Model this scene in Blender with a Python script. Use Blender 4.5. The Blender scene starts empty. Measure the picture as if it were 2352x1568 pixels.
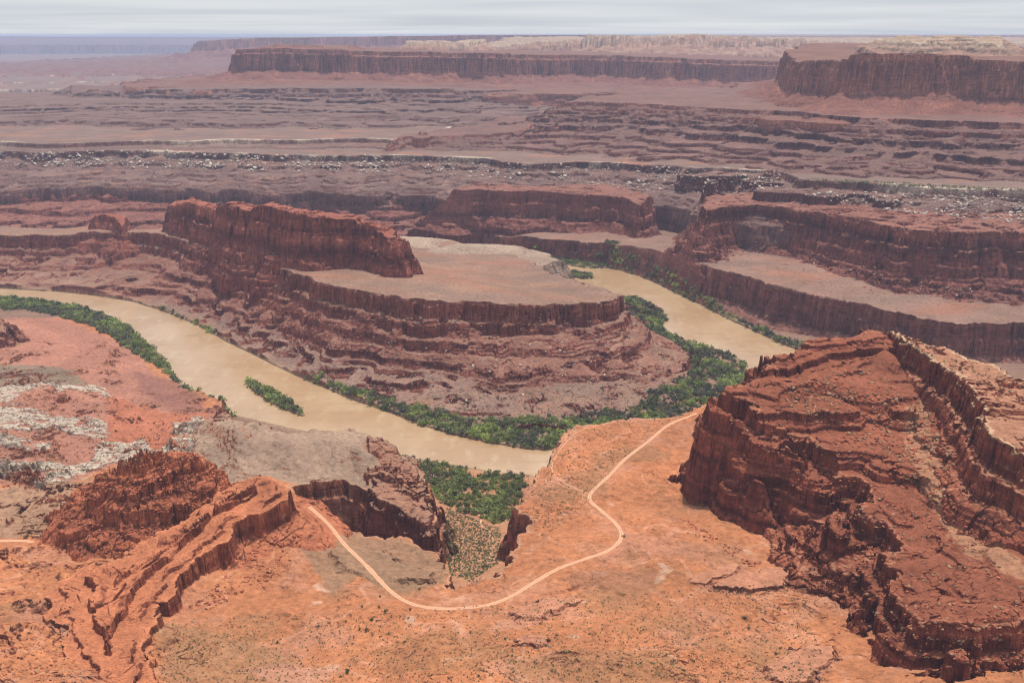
import bpy, bmesh, math, random
import numpy as np
from mathutils import Vector, Matrix

RES = 1.0            # grid density (1 = final)
f4 = np.float32
rng = np.random.default_rng(7)
random.seed(7)

# ------------------------------------------------------------------ camera model
EYE = 600.0
F = 2286.7                       # 35 mm lens on 36 mm film, in units of a 2352 px wide frame
PIT = math.radians(17.1)
HZ = 784 - F * math.tan(PIT)     # eye level row

def ray(u, v):
    dx = (u - 1176) / F
    dy = -(v - 784) / F
    return dx, math.cos(PIT) + dy * math.sin(PIT), -math.sin(PIT) + dy * math.cos(PIT)

def P(u, v, z):                  # survey: a sighted point at a known elevation -> map position
    a, b, c = ray(u, v)
    t = (z - EYE) / c
    return (t * a, t * b, z)

def Q(u, v, Y):                  # a sighted point at a known distance -> map position and elevation
    a, b, c = ray(u, v)
    t = Y / b
    return (t * a, Y, EYE + t * c)

def Ps(l):
    return [P(*p) for p in l]

def Qs(l):
    return [Q(*p) for p in l]

# ------------------------------------------------------------------ noise
def _hash(ix, iy, seed):
    h = (ix * np.int32(374761393) + iy * np.int32(668265263) + np.int32(seed * 9176 + 1013))
    h = (h ^ (h >> 13)) * np.int32(1274126177)
    return h ^ (h >> 16)

_A = np.linspace(0, 2 * np.pi, 256, endpoint=False)
_GX = np.cos(_A).astype(f4)
_GY = np.sin(_A).astype(f4)

def perlin(x, y, s, seed=0):
    x = (x / s).astype(f4)
    y = (y / s).astype(f4)
    x0 = np.floor(x)
    y0 = np.floor(y)
    fx = x - x0
    fy = y - y0
    ix = x0.astype(np.int32)
    iy = y0.astype(np.int32)
    ux = fx * fx * fx * (fx * (fx * 6 - 15) + 10)
    uy = fy * fy * fy * (fy * (fy * 6 - 15) + 10)
    with np.errstate(over='ignore'):
        def g(dx, dy):
            k = _hash(ix + dx, iy + dy, seed) & 255
            return _GX[k] * (fx - dx) + _GY[k] * (fy - dy)
        a = g(0, 0)
        b = g(1, 0)
        a += ux * (b - a)
        c = g(0, 1)
        d = g(1, 1)
        c += ux * (d - c)
    return (a + uy * (c - a)) * 1.5

def fbm(x, y, s, o=4, seed=0, gain=.5):
    r = 0
    a = 1
    t = 0
    for i in range(o):
        r = r + a * perlin(x, y, s, seed + i * 17)
        t += a
        a *= gain
        s *= .49
    return r / t

def sstep(a, b, x):
    t = np.clip((x - a) / (b - a), 0, 1)
    return t * t * (3 - 2 * t)

def hash01(a, seed=0):
    with np.errstate(over='ignore'):
        return (_hash(a.astype(np.int32), (a * 0).astype(np.int32), seed) & 65535).astype(f4) / 65535

def cells(x, y, s, seed=0):
    """jittered joint blocks: a random level per block and a 0..1 nearness to the joint"""
    x = (x / s).astype(f4)
    y = (y / s).astype(f4)
    ix = np.floor(x).astype(np.int32)
    iy = np.floor(y).astype(np.int32)
    d1 = np.full(x.shape, 9, f4)
    d2 = np.full(x.shape, 9, f4)
    val = np.zeros(x.shape, f4)
    with np.errstate(over='ignore'):
        for i in (-1, 0, 1):
            for j in (-1, 0, 1):
                h = _hash(ix + i, iy + j, seed)
                px = ix + i + .1 + .8 * ((h & 255).astype(f4) / 255)
                py = iy + j + .1 + .8 * (((h >> 8) & 255).astype(f4) / 255)
                d = (px - x) ** 2 + (py - y) ** 2
                m = d < d1
                d2 = np.where(m, d1, np.minimum(d2, d))
                val = np.where(m, ((h >> 16) & 255).astype(f4) / 255, val)
                d1 = np.where(m, d, d1)
    return val - .5, np.clip(np.sqrt(d2) - np.sqrt(d1), 0, 1)

# ------------------------------------------------------------------ plan geometry
def sdf(poly, X, Y, arc=False):
    """signed distance, positive inside; optionally the position along the outline of the nearest point"""
    p = np.array([(a[0], a[1]) for a in poly], dtype=f4)
    best = np.full(X.shape, 1e12, f4)
    al = np.zeros(X.shape, f4)
    inside = np.zeros(X.shape, bool)
    n = len(p)
    run = 0.0
    for i in range(n):
        ax, ay = p[i]
        bx, by = p[(i + 1) % n]
        ex, ey = bx - ax, by - ay
        L = ex * ex + ey * ey + 1e-9
        t = np.clip(((X - ax) * ex + (Y - ay) * ey) / L, 0, 1)
        d = (X - ax - t * ex) ** 2 + (Y - ay - t * ey) ** 2
        if arc:
            al = np.where(d < best, run + t * math.sqrt(L), al)
        best = np.minimum(best, d)
        run += math.sqrt(L)
        if ay != by:
            c = ((ay > Y) != (by > Y)) & (X < ex * (Y - ay) / (by - ay) + ax)
            inside ^= c
    d = np.sqrt(best)
    d = np.where(inside, d, -d)
    return (d, al) if arc else d

def linedist(pts, X, Y):
    """distance to a polyline and the height carried along it"""
    best = np.full(X.shape, 1e12, f4)
    hz = np.zeros(X.shape, f4)
    for i in range(len(pts) - 1):
        ax, ay, az = pts[i]
        bx, by, bz = pts[i + 1]
        ex, ey = bx - ax, by - ay
        L = ex * ex + ey * ey + 1e-9
        t = np.clip(((X - ax) * ex + (Y - ay) * ey) / L, 0, 1)
        d = (X - ax - t * ex) ** 2 + (Y - ay - t * ey) ** 2
        m = d < best
        best = np.where(m, d, best)
        hz = np.where(m, az + t * (bz - az), hz)
    return np.sqrt(best), hz

def idw(pts, X, Y, k=3.0):
    num = np.zeros(X.shape, f4)
    den = np.zeros(X.shape, f4)
    for (a, b, z) in pts:
        w = 1 / (((X - a) ** 2 + (Y - b) ** 2) + 25) ** (k / 2)
        num += w * z
        den += w
    return num / den

class RBF:
    def __init__(s, pts, smooth=0.0):
        p = np.array(pts, float)
        s.c = p[:, :2].mean(0)
        s.sc = 500.0
        q = (p[:, :2] - s.c) / s.sc
        n = len(q)
        r = np.hypot(q[:, None, 0] - q[None, :, 0], q[:, None, 1] - q[None, :, 1])
        A = np.zeros((n + 3, n + 3))
        A[:n, :n] = r + smooth * np.eye(n)
        A[:n, n] = 1
        A[:n, n + 1:] = q
        A[n, :n] = 1
        A[n + 1:, :n] = q.T
        b = np.concatenate([p[:, 2], np.zeros(3)])
        w = np.linalg.solve(A, b)
        s.q, s.w = q, w
    def __call__(s, X, Y):
        x = (X - s.c[0]) / s.sc
        y = (Y - s.c[1]) / s.sc
        n = len(s.q)
        r = s.w[n] + s.w[n + 1] * x + s.w[n + 2] * y
        for i in range(n):
            r = r + s.w[i] * np.hypot(x - s.q[i, 0], y - s.q[i, 1])
        return r.astype(f4)

# ------------------------------------------------------------------ survey of the place
RIVER = Ps([(u, v, 0) for u, v in [
    (-300, 640), (0, 663), (130, 670), (200, 677), (300, 692), (370, 713), (450, 745), (520, 785), (560, 804), (640, 844), (700, 872),
    (760, 897), (830, 925), (900, 949), (960, 974), (1040, 998), (1120, 1016), (1200, 1030), (1255, 1034), (1350, 1016),
    (1500, 985), (1620, 940), (1700, 890), (1722, 871), (1719, 855), (1705, 835), (1685, 818), (1651, 807), (1616, 799), (1575, 785), (1541, 772),
    (1524, 760), (1520, 744), (1532, 736), (1524, 719), (1493, 708), (1459, 693), (1420, 678), (1377, 664), (1349, 654), (1305, 641),
    (1270, 626), (1245, 612), (1215, 600), (1150, 583), (1060, 570), (990, 565), (940, 562),
    (940, 557), (990, 559), (1060, 563), (1150, 573), (1223, 590), (1254, 598), (1288, 606), (1339, 615), (1390, 616), (1421, 619), (1455, 630), (1493, 643), (1527, 660), (1575, 684),
    (1616, 703), (1651, 722), (1685, 739), (1719, 754), (1753, 770), (1787, 785), (1821, 800), (1842, 807), (1900, 840), (1900, 880),
    (1800, 950), (1650, 1030), (1450, 1110), (1300, 1120), (1215, 1092), (1140, 1087), (1080, 1076), (1000, 1063), (925, 1051), (780, 1010),
    (650, 980), (545, 956), (510, 946), (480, 925), (450, 905), (420, 885), (400, 860), (375, 828), (340, 792), (300, 755), (250, 727), (200, 708),
    (100, 690), (0, 683), (-300, 670)]])
ISLES = [Ps([(563, 878, 0), (580, 877, 0), (630, 900, 0), (690, 938, 0), (703, 957, 0), (690, 955, 0), (640, 935, 0), (590, 905, 0)]),
         Ps([(1284, 624, 0), (1310, 622, 0), (1350, 632, 0), (1368, 639, 0), (1340, 641, 0), (1300, 634, 0)])]

PENSIDE = RIVER[:RIVER.index(P(940, 562, 0)) + 1] + [(-1700, 3080, 0)]
LAND = []   # landforms: name, rim, profile, noise weights, terrace weight, surface

def land(name, rim, prof, amp, ter=0.5, surf=None, top=0.6, style='red', zoff=0):
    LAND.append(dict(name=name, rim=rim, prof=np.array(prof, float), amp=amp, ter=ter, surf=surf, top=top, style=style, zoff=zoff))

# amp = metres of rim wander from noise at wavelengths (1500, 400, 120, 45 billow, 15 billow, 5 billow)
# --- near plateau and the slopes left of it
NSURF = RBF(Ps([
    (0, 1568, 176), (150, 1568, 160), (300, 1568, 143), (600, 1568, 140), (1000, 1568, 145), (1400, 1568, 150), (1800, 1568, 150), (2100, 1568, 152), (2352, 1568, 160), (-300, 1568, 200), (2700, 1568, 170),
    (600, 1450, 132), (900, 1450, 130), (1300, 1450, 133), (1600, 1450, 136), (1850, 1450, 140), (100, 1420, 146), (0, 1300, 132),
    (750, 1215, 112), (850, 1320, 118), (920, 1375, 122), (1000, 1392, 124), (1150, 1385, 125), (1250, 1310, 125), (1400, 1255, 126), (1420, 1230, 125),
    (1355, 1150, 122), (1450, 1050, 122), (1600, 950, 125), (1300, 1000, 122), (1300, 1100, 121), (1230, 1200, 119), (1500, 1150, 124), (1550, 1300, 129), (1700, 1350, 135),
    (1200, 1480, 141), (1400, 1400, 133), (1048, 1338, 116), (900, 1280, 112), (980, 1260, 105), (720, 1300, 121), (560, 1330, 126), (450, 1430, 133),
    (600, 975, 126), (500, 965, 120), (700, 1050, 119), (600, 1090, 120), (850, 992, 117), (800, 1100, 108), (450, 1000, 104), (450, 1080, 110), (960, 1080, 103), (930, 1180, 100),
    (100, 740, 10), (300, 850, 10), (200, 830, 24), (0, 800, 28), (100, 880, 38), (0, 900, 48), (300, 900, 22), (420, 890, 6), (200, 960, 48), (350, 960, 38),
    (0, 1000, 62), (200, 1030, 66), (350, 1040, 76), (0, 1100, 84), (90, 1125, 97), (150, 1170, 100), (0, 1200, 106), (50, 1240, 110), (200, 1250, 118), (380, 1220, 122), (-300, 800, 30), (-300, 1000, 70), (-300, 1250, 120),
    (600, 1200, 122), (480, 1200, 120), (2000, 1300, 140), (1900, 1100, 135), (1800, 900, 130)]), smooth=.004)
NRIM = Ps([(1620, 925, 125), (1605, 936, 125), (1560, 944, 125), (1480, 954, 124), (1420, 958, 124), (1370, 968, 123), (1310, 981, 122), (1285, 1001, 122), (1258, 1035, 121), (1232, 1075, 121),
    (1212, 1100, 120), (1196, 1130, 120), (1180, 1155, 120), (1195, 1172, 119), (1216, 1191, 119), (1206, 1210, 119), (1190, 1228, 118), (1184, 1252, 118), (1165, 1288, 118), (1140, 1310, 117), (1117, 1325, 117), (1085, 1338, 116), (1048, 1338, 116),
    (1026, 1322, 114), (1021, 1290, 112), (1002, 1268, 107), (940, 1240, 109), (860, 1216, 111), (780, 1201, 113), (715, 1186, 114), (688, 1165, 114), (682, 1118, 113), (720, 1108, 112), (790, 1106, 110), (850, 1112, 108), (870, 1150, 103), (915, 1176, 100), (955, 1200, 98), (984, 1226, 97), (992, 1190, 100), (986, 1125, 103), (984, 1105, 103), (975, 1082, 104), (946, 1060, 106), (925, 1045, 108), (905, 1030, 109), (870, 1006, 112), (850, 987, 117), (800, 980, 122),
    (720, 973, 130), (660, 975, 132), (600, 963, 132), (530, 955, 122), (470, 955, 112)]) + Ps([(520, 950, 3), (480, 926, 3), (430, 900, 3), (395, 868, 3), (340, 800, 3), (280, 752, 3), (200, 718, 3), (100, 697, 3), (0, 692, 3), (-400, 670, 3)]) + \
    [(-1800, 1400, 60), (-1000, 300, 200), (1200, 300, 200), (900, 900, 135), (420, 1150, 130)]
land('canyon_bench', NRIM, [(0, 0), (3, 16), (7, 19), (10, 40), (15, 45), (18, 68), (26, 76), (34, 98), (60, 116), (90, 130)], (0, 0, 5, 9, 5, 1.5), ter=.18, surf=NSURF, style='orange')
land('rock_outcrop', Ps([(846, 1002, 118), (905, 1034, 112), (948, 1066, 109), (978, 1096, 107), (986, 1125, 104), (990, 1190, 101), (983, 1222, 99), (950, 1196, 100), (915, 1174, 102), (872, 1148, 105), (862, 1112, 110), (838, 1060, 114)]),
     [(0, 0), (2, 8), (6, 11), (8, 26), (13, 31), (15, 50), (22, 58), (26, 80), (34, 110)], (0, 0, 3, 6, 4, 1.5), ter=.85, surf=lambda X, Y: NSURF(X, Y) + 5, style='outcrop')
# --- right rock mass
MSURF = RBF(Ps([(1640, 880, 246), (1740, 850, 252), (1830, 800, 258), (1900, 778, 264), (1960, 758, 268), (1990, 747, 270), (1950, 850, 250), (2003, 825, 248), (1800, 900, 238), (1950, 950, 225), (2100, 950, 224),
    (2150, 1000, 215), (2050, 1080, 203), (2150, 1150, 198), (2250, 1210, 200), (2200, 1300, 188), (2352, 1300, 198), (2300, 1400, 190), (1700, 930, 238), (1845, 989, 212), (1973, 1088, 196), (2024, 1190, 188), (2057, 1253, 186),
    (2095, 1386, 180), (2187, 1403, 186), (2352, 1370, 192), (2400, 1100, 215), (2600, 1300, 215)]) + [(620, 800, 225), (530, 1000, 235), (480, 1130, 250), (520, 1250, 190), (750, 900, 215)], smooth=.003)
MRIM = Ps([(1660, 874, 246), (1642, 884, 246), (1700, 905, 240), (1727, 925, 236), (1735, 950, 233), (1790, 970, 224), (1845, 991, 212), (1862, 1018, 208), (1914, 1042, 203), (1910, 1078, 198), (1973, 1088, 196), (1978, 1128, 192), (1945, 1172, 189), (2024, 1190, 188),
    (2057, 1253, 186), (2010, 1262, 180), (2035, 1320, 180), (2030, 1362, 176), (2072, 1418, 173), (2118, 1450, 173), (2187, 1452, 177), (2265, 1446, 181), (2352, 1436, 185), (2800, 1430, 195)]) + \
    [(640, 640, 220), (620, 800, 230), (530, 1000, 240), (470, 1120, 255)] + Ps([(2016, 745, 268), (1990, 747, 270), (1960, 759, 268), (1900, 779, 264), (1830, 801, 258), (1740, 851, 252)])
land('cliff', MRIM, [(0, 0), (6, 15), (15, 20), (22, 37), (34, 43), (42, 61), (54, 69), (62, 87), (76, 97), (94, 120), (110, 150), (130, 210)], (0, 6, 9, 22, 9, 2.2), ter=.85, surf=MSURF, style='nearred')
FIN = Ps([(2016, 757, 264), (2040, 763, 265), (2075, 785, 266), (2109, 801, 266), (2140, 825, 267), (2163, 846, 267), (2215, 866, 268), (2235, 896, 268), (2256, 926, 268), (2269, 966, 265), (2300, 1010, 262), (2352, 1050, 260), (2500, 1100, 258)]) + \
    [(700, 800, 265)] + Ps([(2352, 872, 272), (2280, 836, 272), (2200, 803, 270), (2110, 777, 268), (2060, 759, 266)])
land('rock_fin', FIN, [(0, 0), (5, 24), (11, 28), (17, 46), (26, 52), (60, 76), (120, 100), (200, 130)], (0, 0, 3, 5, 4, 1.4), ter=.7, style='fin')
# --- left hump and tilted slab
land('butte', Ps([(274, 1056, 188), (306, 1072, 188), (344, 1066, 188), (382, 1048, 188), (411, 1049, 187), (443, 1063, 184)]) + [(-330, 955, 186), (-390, 958, 186)],
     [(0, 0), (2, 5), (10, 10), (13, 16), (22, 20), (25, 27), (36, 32), (39, 44), (44, 48), (70, 58), (100, 76)], (0, 0, 4, 8, 7, 2.5), ter=.8, style='orangered')
SLAB = Ps([(500, 1128, 158), (529, 1116, 160), (599, 1090, 166), (631, 1097, 166), (666, 1123, 162), (664, 1148, 156), (600, 1175, 152), (540, 1203, 151), (518, 1240, 150), (455, 1282, 149), (415, 1330, 148), (383, 1378, 147), (359, 1437, 147), (345, 1475, 147), (344, 1512, 148), (356, 1566, 150), (370, 1640, 150),
    (250, 1640, 152), (150, 1520, 152), (118, 1430, 148), (120, 1330, 142), (250, 1285, 143), (400, 1205, 148), (470, 1155, 152)])
land('rock_slab', SLAB, [(0, 0), (1.5, 14), (3, 22), (6, 25), (30, 33), (60, 44)], (0, 0, 2, 4, 4, 1.2), ter=.12, style='slab')
# --- low slickrock ledges on the bench and a rock at the left edge
for lp, up_ in (([(1180, 1398), (1215, 1375), (1255, 1360), (1300, 1366), (1335, 1374), (1318, 1386), (1265, 1400), (1215, 1408)], 2.2),
                ([(1640, 1352), (1690, 1330), (1750, 1312), (1800, 1322), (1810, 1350), (1796, 1374), (1740, 1370), (1690, 1366)], 4.0),
                ([(1590, 1338), (1625, 1318), (1690, 1298), (1704, 1304), (1660, 1328), (1615, 1344)], 2.5),
                ([(1765, 1575), (1810, 1530), (1860, 1512), (1915, 1520), (1920, 1560), (1870, 1600), (1790, 1620)], 3.2),
                ([(1180, 1505), (1205, 1482), (1245, 1480), (1250, 1498), (1215, 1512)], 1.6),
                ([(760, 1240), (800, 1215), (880, 1235), (950, 1262), (990, 1285), (985, 1300), (900, 1300), (830, 1290)], 3.0)):
    land('rock_ledge', Ps([(u, v, 132) for u, v in lp]), [(0, 0), (1, .8), (2.5, 2.6), (7, 4.5), (20, 9)], (0, 0, 0, 4, 5, 1.5), ter=.35,
         surf=(lambda k: lambda X, Y: NSURF(X, Y) + k)(up_), style='slick' if lp[0][0] != 760 else 'greyslope')
land('rock_outcrop', Ps([(-90, 712, 62), (2, 720, 62), (13, 736, 60), (13, 762, 54), (-90, 768, 54)]), [(0, 0), (3, 10), (8, 13), (12, 24), (30, 38), (60, 60)], (0, 0, 4, 6, 4, 1.5), ter=.8, style='outcrop')
# --- peninsula inside the bend
PEN = Ps([(-400, 532, 90), (0, 541, 92), (130, 541, 98), (215, 531, 104), (300, 533, 108), (365, 534, 110), (450, 560, 114), (560, 590, 121), (660, 622, 130), (726, 646, 136), (800, 661, 137), (860, 673, 138), (930, 681, 139), (1000, 689, 139), (1100, 693, 137), (1180, 698, 134), (1250, 701, 130), (1330, 696, 122), (1400, 690, 114), (1424, 679, 110),
    (1400, 668, 108), (1349, 653, 104), (1300, 640, 100), (1254, 621, 92), (1222, 600, 82), (1190, 588, 78), (1130, 575, 74)]) + Ps([(1080, 562, 70), (1000, 548, 66), (900, 545, 70)]) + [(-700, 2700, 82), (-1000, 2725, 88), (-1300, 2740, 88), (-1900, 2780, 88)]
land('peninsula', PEN, [(0, 0), (6, 30), (15, 35), (22, 50), (44, 64), (51, 76), (80, 90), (87, 100), (130, 116), (190, 134), (240, 141)], (0, 6, 9, 10, 5, 1.5), ter=.9, style='pen')
land('butte', Ps([(392, 474, 174), (440, 467, 197), (480, 477, 199), (560, 483, 224), (600, 471, 242), (640, 479, 245), (690, 489, 243), (720, 497, 239), (800, 502, 230), (850, 512, 226), (870, 528, 216), (890, 542, 208), (907, 562, 196)]) + [(-215, 2020, 198), (-290, 2095, 216), (-350, 2145, 230), (-430, 2130, 238), (-510, 2200, 244), (-615, 2310, 226), (-750, 2490, 200), (-820, 2580, 196), (-890, 2690, 174)],
     [(0, 0), (9, 36), (14, 41), (26, 88), (36, 96), (44, 120), (62, 150), (80, 230)], (0, 4, 8, 9, 6, 1.5), ter=.55, style='butte')
land('butte', Ps([(210, 496, 139), (225, 491, 142), (255, 494, 141), (268, 503, 136), (282, 520, 124)]) + [(-1040, 2680, 130), (-1120, 2690, 136)], [(0, 0), (4, 18), (9, 24), (14, 34), (50, 60)], (0, 0, 3, 5, 5, 1.5), ter=.4, style='butte')
land('mound', Ps([(1010, 573, 84), (1070, 566, 86), (1130, 566, 84), (1165, 578, 80)]) + [(0, 2520, 82), (-130, 2540, 84)], [(0, 0), (20, 3), (60, 16), (100, 24)], (0, 0, 8, 6, 3, 0), ter=.2, style='pale')
land('mound', Ps([(905, 552, 82), (960, 556, 82), (985, 562, 80)]) + [(-230, 2640, 80), (-330, 2640, 82)], [(0, 0), (20, 5), (60, 18), (100, 26)], (0, 0, 8, 6, 3, 0), ter=.2, style='pale')
# --- wall and bench beyond the river
BENCH = Ps([(-400, 505, 40), (300, 510, 38), (880, 523, 36), (940, 528, 34), (990, 529, 34), (1050, 533, 34), (1130, 541, 36), (1230, 546, 50), (1330, 556, 57), (1398, 560, 60), (1423, 568, 66), (1500, 580, 72), (1548, 586, 76), (1592, 595, 80), (1633, 615, 84), (1685, 628, 87), (1733, 638, 87), (1787, 657, 86), (1839, 671, 84), (1890, 681, 82), (1924, 688, 81), (1975, 694, 80), (2027, 708, 79), (2095, 722, 77), (2146, 735, 76), (2197, 742, 75), (2266, 742, 75), (2352, 742, 75), (2700, 745, 75)]) + \
    [(20000, 1700, 75), (20000, 5000, 75), (-4000, 5000, 60), (-4000, 3060, 40)]
land('canyon_rim', BENCH, [(0, 0), (4, 30), (8, 34), (13, 62), (24, 70), (60, 90)], (0, 5, 10, 12, 6, 1.5), ter=.3, style='benchfar')
BUTR = Ps([(1596, 505, 172), (1612, 494, 178), (1645, 482, 182), (1680, 471, 185), (1740, 469, 187), (1800, 476, 189), (1900, 489, 193), (1960, 501, 196), (2010, 515, 198), (2060, 522, 200), (2110, 530, 202), (2200, 534, 203), (2352, 535, 205), (2700, 535, 205)]) + [(3000, 2500, 210), (3000, 3000, 210), (800, 2900, 195), (540, 2700, 180)]
land('mesa', BUTR, [(0, 0), (7, 32), (14, 38), (21, 62), (30, 70), (37, 88), (60, 104), (95, 122), (110, 200)], (0, 14, 16, 18, 7, 1.5), ter=.75, style='darkred', top=.5)
BUTM = Ps([(1032, 452, 152), (1055, 440, 156), (1100, 434, 160), (1168, 438, 160), (1253, 438, 160), (1322, 445, 158), (1424, 452, 154), (1468, 470, 150)]) + [(420, 2900, 155), (300, 3060, 165), (-100, 3060, 165), (-240, 2950, 155)]
land('mesa', BUTM, [(0, 0), (7, 34), (14, 40), (20, 68), (36, 82), (62, 100), (75, 170)], (0, 5, 10, 16, 6, 1.5), ter=.7, style='darkred')
LEDGL = Ps([(-500, 398, 150), (0, 402, 148), (200, 402, 146), (420, 404, 140), (600, 416, 128), (800, 434, 112), (890, 450, 100), (908, 470, 84)]) + [(-280, 3350, 120), (-600, 3450, 150), (-4000, 3550, 150)]
land('cliff', LEDGL, [(0, 0), (8, 18), (60, 27), (68, 41), (150, 48), (158, 62), (250, 69), (258, 79), (350, 86), (357, 94), (460, 104), (480, 112), (520, 180)], (0, 20, 28, 20, 7, 0), ter=.8, style='darkred')
# --- the white rim plateau
CR = Ps([(-600, 343, 218), (0, 346, 216), (120, 350, 214), (208, 346, 214), (307, 346, 214), (478, 350, 212), (615, 355, 210), (804, 358, 208), (912, 356, 206), (1048, 360, 205), (1117, 363, 205), (1151, 372, 204), (1219, 377, 204), (1288, 375, 205), (1322, 372, 207), (1424, 375, 210), (1579, 384, 217), (1700, 389, 223), (1800, 394, 228), (1812, 402, 232), (1835, 411, 236), (1900, 415, 236), (2000, 419, 237), (2100, 428, 239), (2200, 434, 240), (2352, 437, 240), (2800, 440, 240)]) + \
    [(20000, 2600, 245), (20000, 9000, 240), (-1000, 9000, 236), (-2200, 5600, 236), (-4500, 5200, 236), (-4500, 3700, 225)]
land('white_rim', CR, [(0, 0), (5, 16), (14, 22), (100, 52), (180, 72), (230, 92), (262, 170), (290, 240)], (0, 10, 12, 9, 4, 0), ter=.85, style='whiterim')
C2 = Ps([(-700, 322, 240), (0, 325, 239), (100, 331, 237), (205, 328, 238), (342, 323, 238), (430, 325, 238), (513, 320, 238), (684, 322, 237), (804, 318, 237), (877, 319, 237), (905, 322, 237)]) + [(-250, 3900, 240), (-250, 4400, 243), (-900, 5000, 244), (-4300, 5000, 244), (-4300, 3850, 240)]
land('white_rim', C2, [(0, 0), (4, 12), (10, 16), (50, 24)], (0, 6, 10, 6, 2, 0), ter=.2, style='whiterim')
# --- stepped ridge on the plateau
L6 = Qs([(1282, 236, 3950), (1350, 234, 3930), (1450, 237, 3880), (1550, 243, 3740), (1650, 249, 3600), (1720, 252, 3500), (1780, 252, 3430), (1860, 258, 3230), (1910, 264, 3160), (1985, 270, 3060), (2061, 274, 2980), (2200, 278, 2920), (2352, 283, 2870), (2700, 290, 2850)]) + [(4000, 3000, 360), (4000, 6000, 365), (800, 4700, 366), (300, 4200, 360)]
land('mesa', L6, [(0, 0), (5, 14), (45, 27), (51, 41), (100, 52), (106, 67), (160, 76), (167, 95), (225, 102), (231, 114), (300, 120), (305, 129), (380, 134), (385, 142), (470, 150), (500, 220)], (0, 28, 26, 14, 5, 0), ter=.85, style='moenkopi')
T2R = Ps([(890, 337, 226), (925, 314, 248), (1000, 313, 250), (1100, 310, 254), (1180, 303, 262)]) + [(100, 3860, 280), (200, 4050, 300), (0, 4100, 290), (-200, 3900, 262), (-400, 3760, 250)]
land('mesa', T2R, [(0, 0), (4, 8), (25, 18), (29, 26), (70, 42), (110, 60), (125, 120)], (0, 8, 10, 8, 3, 0), ter=.8, style='moenkopi')
land('pinnacle', Ps([(966, 305, 262), (979, 304, 262)]) + [(-322, 3760, 262), (-340, 3760, 262)], [(0, 0), (3, 9), (30, 16)], (0, 0, 2, 2, 2, 0), ter=.2, style='moenkopi')
D2 = Qs([(1827, 143, 3780), (1842, 139, 3680), (1907, 138, 3600), (1925, 141, 3520), (1944, 136, 3440), (1957, 139, 3400), (1966, 126, 3350), (1992, 122, 3320), (2060, 123, 3330), (2112, 123, 3300), (2197, 126, 3330), (2266, 138, 3260), (2352, 141, 3200), (2700, 150, 3100)]) + [(4000, 3400, 530), (4000, 5200, 560), (1500, 5200, 560), (1150, 4400, 540)]
land('mesa', D2, [(0, 0), (7, 28), (12, 34), (28, 116), (40, 126), (100, 156), (190, 180), (280, 190), (300, 260)], (0, 16, 16, 16, 7, 0), ter=.12, style='wingate')
land('dome', Qs([(2108, 103, 3750), (2135, 93, 3800), (2190, 88, 3850), (2225, 89, 3850), (2260, 98, 3800), (2300, 108, 3780)]) + [(2000, 4300, 590), (1500, 4300, 590)], [(0, 0), (12, 14), (30, 24), (40, 36), (70, 44)], (0, 10, 14, 10, 4, 0), ter=.3, style='navajo')
# --- middle distance mesa
D1 = Qs([(555, 114, 5900), (575, 112, 5850), (640, 110, 5880), (700, 113, 5900), (760, 114, 5800), (820, 117, 5950), (900, 119, 5950), (940, 119, 5850), (1060, 121, 6050), (1100, 122, 5850), (1160, 123, 5850), (1180, 126, 6150), (1280, 126, 6400), (1400, 127, 6600), (1490, 131, 6350), (1512, 131, 6100), (1540, 133, 6250), (1600, 136, 6350), (1700, 139, 6300), (1790, 141, 6350), (1800, 140, 6700), (1900, 140, 7000)]) + [(3500, 8500, 500), (3500, 12000, 520), (-500, 9500, 520), (-1500, 6900, 525)]
land('mesa', D1, [(0, 0), (10, 24), (28, 30), (44, 116), (60, 126), (160, 160), (330, 177), (650, 186), (800, 280)], (20, 45, 40, 30, 10, 0), ter=.15, style='wingate')
land('mesa', Qs([(600, 107, 6100), (650, 102, 6150), (720, 105, 6150), (780, 110, 6100)]) + [(-1000, 6500, 540), (-1400, 6500, 540)], [(0, 0), (20, 6), (80, 20)], (0, 0, 20, 15, 5, 0), style='wingate')
land('mesa', Qs([(925, 95, 7200), (1000, 95, 7200), (1070, 99, 7200)]) + [(-200, 7700, 555), (-700, 7700, 555)], [(0, 0), (12, 22), (60, 50), (150, 80)], (0, 10, 20, 15, 5, 0), style='navajo')
T2 = Qs([(300, 210, 5250), (340, 206, 5200), (430, 205, 5150), (560, 203, 5150), (700, 203, 5000), (860, 203, 4900), (1000, 204, 4900), (1040, 209, 5100), (1150, 207, 5300), (1250, 211, 5500), (1400, 214, 5700), (1540, 214, 5500), (1700, 218, 5500), (1850, 222, 5300), (2000, 225, 5300)]) + [(3500, 6500, 340), (3500, 9000, 340), (-500, 9000, 340), (-1900, 6300, 340)]
land('mesa', T2, [(0, 0), (6, 18), (60, 26), (66, 38), (130, 43), (136, 54), (220, 58), (226, 66), (330, 70), (335, 77), (470, 81), (600, 110)], (20, 60, 45, 24, 8, 0), ter=.85, style='farmoenkopi')
T3 = Qs([(-500, 248, 4600), (0, 244, 4650), (110, 239, 4750), (300, 237, 4800), (560, 236, 4750), (800, 242, 4700), (1000, 245, 4750), (1200, 245, 4850)]) + [(-200, 5600, 290), (-2200, 5900, 290), (-4500, 5500, 290)]
land('mesa', T3, [(0, 0), (5, 9), (80, 10), (85, 18), (170, 19.5), (175, 26), (270, 27.5), (275, 32), (380, 33), (384, 36), (500, 37), (600, 60)], (20, 50, 40, 20, 8, 0), ter=.85, style='farmoenkopi')
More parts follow.
